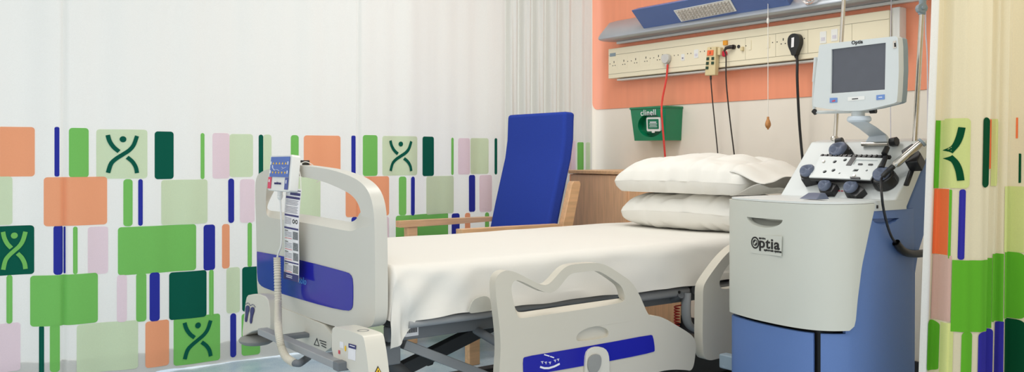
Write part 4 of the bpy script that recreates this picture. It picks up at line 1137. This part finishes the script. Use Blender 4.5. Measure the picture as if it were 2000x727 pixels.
# pump heads
def pump(cx, cy, r, hgt, tail=None, knob=1.0):
    c_ = dk(cx, cy, hgt); base = c_ - sn * hgt
    bd = B(); bd.lathe([(r * 1.08, 0), (r * 1.05, hgt * .5), (r * .98, hgt * .92), (r * .86, hgt)], base, sn, 24)
    if tail:
        t_ = sr * tail[0] + su * tail[1]; t2 = (sr * -tail[1] + su * tail[0]).normalized()
        q = [base + t2 * r * .95, base + t_ + t2 * r * .75, base + t_ - t2 * r * .75, base - t2 * r * .95]
        bd.prism(q, sn * hgt * .85)
    h_ = bd.build('pump_head', 'black', mc, bevel=.003)
    bd = B(); n = 48; kr = r * .90 * knob; prof_ = [(1.0, -.004), (1.02, .006), (.98, .011), (.90, .014), (.75, .015), (.55, .0135), (.3, .012), (.0, .0115)]; vs = []
    for rr, h2 in prof_:
        for k in range(n):
            a = 2 * PI * k / n; lobe = 1 - .05 * (.5 + .5 * math.cos(3 * a)) * (1 if rr > .8 else 0)
            vs.append(c_ + (sr * math.cos(a) + su * math.sin(a)) * kr * rr * lobe + sn * (h2 - .004 + (.0065 * math.cos(2 * a + .6) * math.sin(PI * rr) if 0 < rr < .95 else 0)))
    fs = [(i * n + k, i * n + (k + 1) % n, (i + 1) * n + (k + 1) % n, (i + 1) * n + k) for i in range(len(prof_) - 1) for k in range(n)]
    bd.add(vs, fs); bd.build('rotor_knob', 'mach_knob', h_, smooth=70)


pump(1637, 292, .036, .045, (.030, -.014), 1.0)
pump(1577, 334, .030, .045, (.010, -.030))
pump(1611, 363, .024, .030, (.036, -.004), 1.05)
pump(1662, 366, .026, .030, (.040, -.018), 1.05)
pump(1722, 341, .038, .040, (.022, -.022), .85)
# cassette tray
ct = V((0, 0, 0)); HT = .048
q = [dk(1580, 346, HT), dk(1698, 351, HT), dk(1719, 321, HT), dk(1669, 319, HT), dk(1674, 306, HT), dk(1602, 305, HT)]
q = [dk(1580, 346, HT), dk(1699, 351, HT), dk(1724, 309, HT), dk(1602, 305, HT)]
def tq(u, v, h=0.): return q[0].lerp(q[1], u).lerp(q[3].lerp(q[2], u), v) + sn * h
holes = []
holes.append([tq(.60, .66), tq(.95, .66), tq(.95, .90), tq(.60, .90)][::-1])
for (u, v, r) in ((.215, .28, .0072), (.345, .36, .0072), (.29, .76, .0072), (.44, .86, .0070), (.47, .235, .0036), (.87, .41, .0042)): holes.append(ell(tq(u, v), sr, su, r, r, 18))
holes.append([tq(.655, .34), tq(.735, .35), tq(.745, .46), tq(.665, .45)])
b = B(); b.prism(q, -sn * .005, holes); tray_ = b.build('cassette_tray', 'mach_white', mc, bevel=.0006, seg=1)
b = B(); b.prism([tq(-.005, -.02, -.0052), tq(1.01, -.02, -.0052), tq(1.01, 1.02, -.0052), tq(.0, 1.02, -.0052)], -sn * .014); b.build('tray_base', 'black', mc, bevel=.002)
b = B(); b.prism([tq(.52, .64, -.0048), tq(.97, .64, -.0048), tq(.97, .92, -.0048), tq(.52, .92, -.0048)], sn * .0012, m=1)
b.prism([tq(.505, .60, .0003), tq(.585, .60, .0003), tq(.60, 1.0, .0003), tq(.52, 1.0, .0003)], sn * .0012, m=0)
for u in (.72, .88): b.prism([tq(u - .03, .64, -.003), tq(u + .03, .64, -.003), tq(u + .03, .70, -.003), tq(u - .03, .70, -.003)], sn * .006, m=0)
b.build('tray_window', ['black', 'mach_white'], tray_)
b = B(); p0, p1_ = dk(1602, 303, HT), dk(1738, 305, HT)
b.beam(p0 - sn * .006, p1_ - sn * .006, .012, .010, sn)
for k in range(14):
    pk = p0.lerp(p1_, (k + .3) / 14); b.beam(pk - sn * .001, pk + sr * .006 - sn * .001, .010, .006, sn)
b.build('clip_rail', 'black', tray_, bevel=.001, seg=1)
for (u, v) in ((.11, .74), (.73, .13)): b = B(); b.lathe([(.0055, -.002), (.0055, .003), (.004, .0045)], tq(u, v), sn, 14); b.build('tray_screw', 'chrome', tray_)
b = B(); b.tube([dk(1727, 301, .055), dk(1733, 288, .058)], [.010, .009], 12); b.build('tray_lever', 'black', mc)
b = B(); b.tube([dk(1722, 327, .05), dk(1730, 306, .055)], [.010, .009], 8, flat=.6); b.build('tray_lever', 'black', mc)
b = B(); b.prism([tq(.70, -.015, .0005), tq(.86, -.02, .0005), tq(.84, .06, .0005), tq(.68, .06, .0005)], sn * .004); b.build('tray_catch', 'black', mc, bevel=.001)
b = B(); b.tube([dk(1633, 279, .012), dk(1637, 276, .012) + sr * .02], .015, 8); b.build('clamp_knob', 'black', mc, bevel=.002)
b = B(); b.tube([dk(1740, 278, .014), dk(1752, 276, .018)], .016, 7); b.build('clamp_knob', 'black', mc, bevel=.002)
b = B(); e = dk(1683, 283, .006)
b.tube([dk(1684, 282, .010), dk(1735, 281, .010)], .008, 12); b.build('hinge_pin', 'chrome', mc)
b = B(); ya_, yb_ = hX(1563, 388, 2.50).y, hX(1599, 389, 2.50).y
b.hexa([(2.49, ya_, CZ1_), (2.49, yb_, CZ1_), (2.56, yb_, CZ1_), (2.56, ya_, CZ1_)], [(2.525, ya_ - .012, CZ1_ + .020), (2.525, yb_ + .012, CZ1_ + .020), (2.555, yb_ + .012, CZ1_ + .020), (2.555, ya_ - .012, CZ1_ + .020)]); b.build('drip_detector', 'mach_knob', mc, bevel=.003)
b = B(); y1_ = hX(1576, 390, 2.47).y; y0_ = hX(1612, 391, 2.47).y; b.box(2.452, 2.484, y0_, y1_, CZ1_, CZ1_ + .0015); b.build('slot', 'black', mc)
b = B()
for k in range(9): p = dk(1606 + k * 6, 372.5 + k * .25, .001); b.prism([p, p + sr * .008, p + sr * .008 + su * .004, p + su * .004], sn * .0004)
b.build('red_marking', 'red_ink', mc)
b = B(); p = pl_(s_of(1707), .0125); b.box(p.x - .003, p.x + .003, p.y - .0012, p.y + .002, .832, .842); b.build('edge_mark', 'ink_black', mc)
# wand with its holder
b = B(); w0, w1 = dk(1745, 325, .060), dk(1799, 280, .075)
b.tube([w0, w0.lerp(w1, .06), w0.lerp(w1, .12), w0.lerp(w1, .9), w1], [.006, .011, .0125, .0125, .011], 16); wa = b.build('wand', 'chrome', mc)
b = B(); b.tube([w1, w1 + (w1 - w0) * .07], .015, 12); b.build('wand_head', 'back_grey', wa)
b = B(); b.tube(spline([w0, dk(1738, 331, .058), dk(1731, 337, .055), dk(1724, 345, .052)], 5), [.009] * 8 + [.008] * 8, 10)
cab = spline([dk(1725, 344, .052), dk(1721, 352, .052), hY(1721.5, 372, 1.545), hY(1725, 405, 1.545), hY(1733, 440, 1.545), hY(1741, 462, 1.545), hY(1749, 474, 1.55)], 6)
b.tube(cab, .0042, 8); b.build('wand_cable', 'black', wa)
b = B(); b.prism([dk(1770, 312, .004), dk(1792, 298, .004), dk(1809, 318, .004), dk(1802, 335, .004), dk(1778, 336, .004)], sn * .045); b.build('wand_holder', 'black', mc, bevel=.004)
b = B(); b.tube([dk(1780, 334, .006), dk(1770, 362, .006)], .009, 8, flat=.5); b.build('holder_strap', 'black', mc)
hs_ = spline([hY(1750, 474, 1.55), hY(1760, 487, 1.548), hY(1772, 494, 1.545), hY(1790, 496, 1.545), hY(1812, 494, 1.545)], 6)
b = B(); b.tube(hs_, .0125, 14, caps=False); b.tube([p for p in hs_], .0085, 12, caps=False)
b.build('cable_sleeve', 'black', mc)
# recessed grip on the blue side
yy = 1.56
gl0 = [hY(*p, yy) for p in ((1703, 428), (1759, 426), (1752, 437), (1741, 446), (1728, 450), (1716, 446), (1708, 437))]
gi0 = [hY(*p, yy) for p in ((1705, 428), (1757, 426), (1750, 431), (1740, 434), (1728, 435), (1717, 434), (1709, 431))]
nn_ = len(gl0); cb = B()
cb.add([p - UY * .02 for p in gl0] + [p + UY * .0155 for p in gi0], [tuple(range(nn_ - 1, -1, -1)), tuple(range(nn_, 2 * nn_))] + [(k, (k + 1) % nn_, nn_ + (k + 1) % nn_, nn_ + k) for k in range(nn_)])
cut(hull, cb.build('tool', 'mach_blue'))
# castor skirts
for px_, yy_ in ((2.42, 1.98), (2.42, 1.62), (2.76, 1.98), (2.76, 1.62)):
    b = B(); b.lathe([(.02, -.016), (.038, -.016), (.04, -.01), (.04, .01), (.038, .016), (.02, .016)], (px_, yy_, .04), UY, 20); b.build('castor', 'black', mc)
b = B(); b.box(2.40, 2.80, 1.60, 1.98, .05, .085); b.build('base_plate', 'back_grey', mc, bevel=.01)
b = B(); p = hX(1411, 716, 2.46); b.tube([V((2.46, p.y - .02, .25)), V((2.46, p.y - .02, p.z + .012))], .022, 14); b.box(2.44, 2.48, 1.99, p.y, .25, .30); b.build('side_buffer', 'back_grey', mc, bevel=.006)
# drip poles
for pts in (((1651, -24), (1630, 273), 1.93), ((1788, 240), (1786, 268), 1.60)):
    pass
def pole(pb, pt, X0, X1, r=.0085):
    return hX(pb[0], pb[1], X0), hX(pt[0], pt[1], X1)
q0, q1 = pole((1630, 274), (1650, -30), 2.895, 2.915)
b = B(); b.tube([q0 - UZ * .03, q1 + (q1 - q0) * .12], .0075, 14); b.lathe([(.014, 0), (.014, .01), (.010, .014)], q0, UZ, 14); b.build('drip_pole', 'chrome', mc)
q0, q1 = pole((1786, 270), (1801, 20), 2.86, 2.88)
b = B(); b.tube([q0 - UZ * .03, q1], .0085, 14); b.build('drip_pole', 'chrome', mc)
b = B(); dv = (q1 - q0).normalized(); b.tube([q1 - dv * .015, q1 + dv * .35], .0115, 14); b.lathe([(.017, -.012), (.017, .012)], q1 + V((-.004, 0, .006)), r_fw, 10); b.lathe([(.007, -.02), (.007, .0)], q1 + V((-.004, 0, .006)), r_fw, 8); b.build('pole_clamp', 'back_grey', mc, bevel=.002)
# monitor
MXF = 2.60
mo = [(1600, 90), (1602, 87), (1640, 82.5), (1700, 76), (1749, 70.5), (1753, 73), (1754.8, 90), (1755.5, 136), (1753.5, 180), (1751.5, 199), (1746, 202), (1706, 212), (1680, 216.5), (1650, 217), (1610, 212), (1591, 209), (1588, 206), (1588.5, 190), (1594, 136)]
scr = [(1624, 96.5), (1729.8, 83.4), (1728, 175), (1622.7, 182.7)]
b = B(); b.prism([hX(*p, MXF) for p in mo], (.028, 0, 0), [[hX(*p, MXF) for p in scr]]); mon = b.build('monitor', 'mach_white', mc, bevel=.004)
b = B(); cm = hX(1675, 140, MXF + .03)
b.prism([V((MXF + .031, 0, 0)) + V((0, cm.y + (hX(*p, MXF).y - cm.y) * .985, cm.z + (hX(*p, MXF).z - cm.z) * .985)) for p in mo], (.028, 0, 0)); b.build('monitor_back', 'back_grey', mon, bevel=.008)
b = B(); b.prism([hX(*p, MXF + .006) for p in ((1623, 95), (1731, 82), (1729, 177), (1621, 185))], (.01, 0, 0)); lab(b.build('screen', 'screen', mon), 'dark switched-off screen')
b = B()
for p in (((1621, 191.5), (1635.5, 191), (1635.5, 200), (1621, 201)), ((1712, 186), (1728, 184.5), (1728, 194), (1712, 195.5))): b.prism([hX(*k, MXF - .0003) for k in p], (-.0015, 0, 0), m=0)
b.prism([hX(*k, MXF - .002) for k in ((1625, 197), (1631, 195), (1631, 198), (1625, 199))], (-.0005, 0, 0), m=1); b.prism([hX(*k, MXF - .002) for k in ((1716, 189.6), (1723, 189), (1723, 190.6), (1716, 191))], (-.0005, 0, 0), m=2)
b.build('soft_key', ['btn_blue', 'red_ink', 'white_ink'], mon)
b = B(); b.prism([hX(*k, MXF - .0003) for k in ((1656, 190), (1689, 187.5), (1689, 194.5), (1656, 197.5))], (-.0008, 0, 0), m=0); b.prism([hX(*k, MXF - .0012) for k in ((1664, 192.8), (1676, 191.8), (1676, 193.6), (1664, 194.6))], (-.0004, 0, 0), m=1); b.build('model_plate', ['white_plastic', 'ink_black'], mon)
text('Optia', .0165, hX(1674, 82.6, MXF - .0008), RX, UZ, 'ink_black', mon, bold=.0003)
b = B(); b.prism([hX(*k, MXF - .0003) for k in ((1744.5, 80.5), (1750, 79.5), (1751, 93.5), (1745, 95)) ], (-.002, 0, 0), m=0); b.prism([hX(*k, MXF - .0025) for k in ((1746.5, 84), (1749.5, 83.5), (1750, 91), (1747, 92)) ], (-.001, 0, 0), m=1); b.build('latch', ['chrome', 'ink_black'], mon)
b = B(); c0 = hX(1675, 205, MXF + .03)
b.lathe([(.021, 0), (.021, -.035), (.022, -.036), (.022, -.05)], V((MXF + .035, hX(1676, 210, MXF + .035).y, hX(1676, 208, MXF + .035).z)), UZ, 24); b.build('neck', 'mach_white', mc)
nk = V((MXF + .035, hX(1678, 234, MXF + .035).y, hX(1680, 232, MXF + .035).z))
b = B(); b.lathe([(.0, .008), (.03, .008), (.034, .002), (.034, -.006), (.028, -.012), (.0, -.012)], nk, UZ, 28, caps=False, sx=1.15); b.build('swivel_collar', 'mach_arm', mc)
b = B(); b.lathe([(.007, -.012), (.007, .012)], hX(1674, 211, MXF + .016), NX, 12); b.build('tilt_joint', 'black', mc)
ab = [dk(1684, 284, .004), dk(1735, 283, .004)]
a_t = [nk + V((-.026, .026, -.008)), nk + V((-.026, -.036, -.006))]
mid = [dk(1696, 266, .030), dk(1729, 262, .030)]
b = B(); rows = []
for L_, R__ in (a_t, [a_t[0].lerp(mid[0], .5) + sn * .006, a_t[1].lerp(mid[1], .5) + sn * .006], mid, ab): rows.append((L_, R__))
th = V((.022, 0, -.006))
vs = []
for l_, r_ in rows: vs += [l_, r_, r_ + th, l_ + th]
fs = [(0, 1, 2, 3), (12, 15, 14, 13)]
for i in range(3):
    for k in range(4): a0 = 4 * i + k; a1 = 4 * i + (k + 1) % 4; fs.append((a0, a0 + 4, a1 + 4, a1))
b.add(vs, fs); b.build('monitor_arm', 'mach_arm', mc, bevel=.005)
# frame behind the monitor
b = B(); XF = 2.70
b.tube([hX(1594, 112, XF), hX(1590.5, 160, XF)], .0075, 12); b.build('grip_bar', 'mach_white', mc)
b = B(); b.tube(spline([hX(1591, 150, XF), hX(1589.5, 190, XF), hX(1591, 214, XF), hX(1598, 219, XF), hX(1640, 218.5, XF), hX(1706, 217, XF)], 6), .0058, 10); b.tube([hX(1594, 114, XF), V((XF + .01, 1.72, 1.33))], .004, 8); b.build('rear_frame', 'mach_white', mc)
b = B(); b.tube([hX(1589, 216, XF - .002), hX(1594, 221, XF - .002)], .009, 10); b.build('frame_cap', 'black', mc)
b = B(); b.tube([hX(1700, 217.5, XF), hX(1711, 217, XF)], .008, 10); b.build('frame_cap', 'black', mc)
b = B(); b.tube([V((XF, nk.y - .01, nk.z + .03)), V((XF, nk.y - .01, hX(1680, 210, XF).z + .05))], .006, 8); b.build('frame_stem', 'mach_white', mc)

# thin cords against the wall
b = B(); p, q = hX(1741, -20, XW - .09), hX(1740, 300, XW - .05); b.tube([p, p.lerp(q, .5) + V((0, .004, 0)), q], .0022, 6); tag(b.build('pull_cord', 'cord_lilac'), 'thin pale cord hanging down the wall just right of the monitor', 'cord')
b = B(); b.tube(spline([hX(1808, -20, XW - .03), hX(1808, 60, XW - .03), hX(1811, 110, XW - .03), hX(1812, 200, XW - .03), hX(1812, 330, XW - .03)], 6), .0032, 6); tag(b.build('pull_cord', 'cord_lilac'), 'thin pale cord hanging down the wall between the right pole and the warm-tinted curtain', 'cord')
# red coiled cable under the bed
b = B(); p0 = hY(1322, 598, 3.0)
b.tube([p0 + V((.012 * math.cos(k * .55), .012 * math.sin(k * .55), -.0012 * k)) for k in range(130)], .0035, 6)
b.tube(spline([p0, p0 + V((.02, -.05, .02)), p0 + V((.05, .0, .05))], 5), .0035, 6)
tag(b.build('coiled_cable', 'red_cord'), 'red coiled cable hanging under the head end of the bed', 'cable')

# ------------------------------------------------------------------ light
def area(name, loc, rot, sx, sy, power, col=(1, 1, 1)):
    l = bpy.data.lights.new(name, 'AREA'); l.shape = 'RECTANGLE'; l.size = sx; l.size_y = sy; l.energy = power; l.color = col
    o = bpy.data.objects.new(name, l); C.objects.link(o); o.location = loc; o.rotation_euler = rot; return o


area('ceiling_lamp_light', (.6, 1.2, 2.66), (0, 0, 0), 1.2, .6, 15, (1, .97, .93))
area('ceiling_lamp_light', (2.4, 2.9, 2.66), (0, 0, 0), 1.2, .6, 14, (1, .97, .93))
area('ceiling_lamp_light', (2.2, .4, 2.66), (0, 0, 0), 1.2, .6, 11, (1, .95, .88))
area('daylight', (1.2, 5.9, 1.5), (math.radians(-90), 0, 0), 4.6, 2.2, 24, (.93, .97, 1))
w = bpy.data.worlds.new('soft_ward_light'); bpy.context.scene.world = w; w.use_nodes = True
w.node_tree.nodes['Background'].inputs[0].default_value = (1, .99, .97, 1); w.node_tree.nodes['Background'].inputs[1].default_value = .84

# ------------------------------------------------------------------ camera
cam = bpy.data.cameras.new('camera'); co = bpy.data.objects.new('camera', cam); C.objects.link(co)
cam.sensor_fit = 'HORIZONTAL'; cam.sensor_width = 36; cam.lens = 36 * FPX / 2000; cam.shift_y = -(363.5 - HY) / 2000; cam.clip_start = .05
co.location = (0, 0, CAMZ); co.rotation_euler = (PI / 2, 0, TH - PI / 2)
sc = bpy.context.scene; sc.camera = co
sc.view_settings.view_transform = 'Standard'; sc.view_settings.look = 'None'; sc.view_settings.gamma = 1; sc.view_settings.use_curve_mapping = False
sc.view_settings.exposure = 0.44
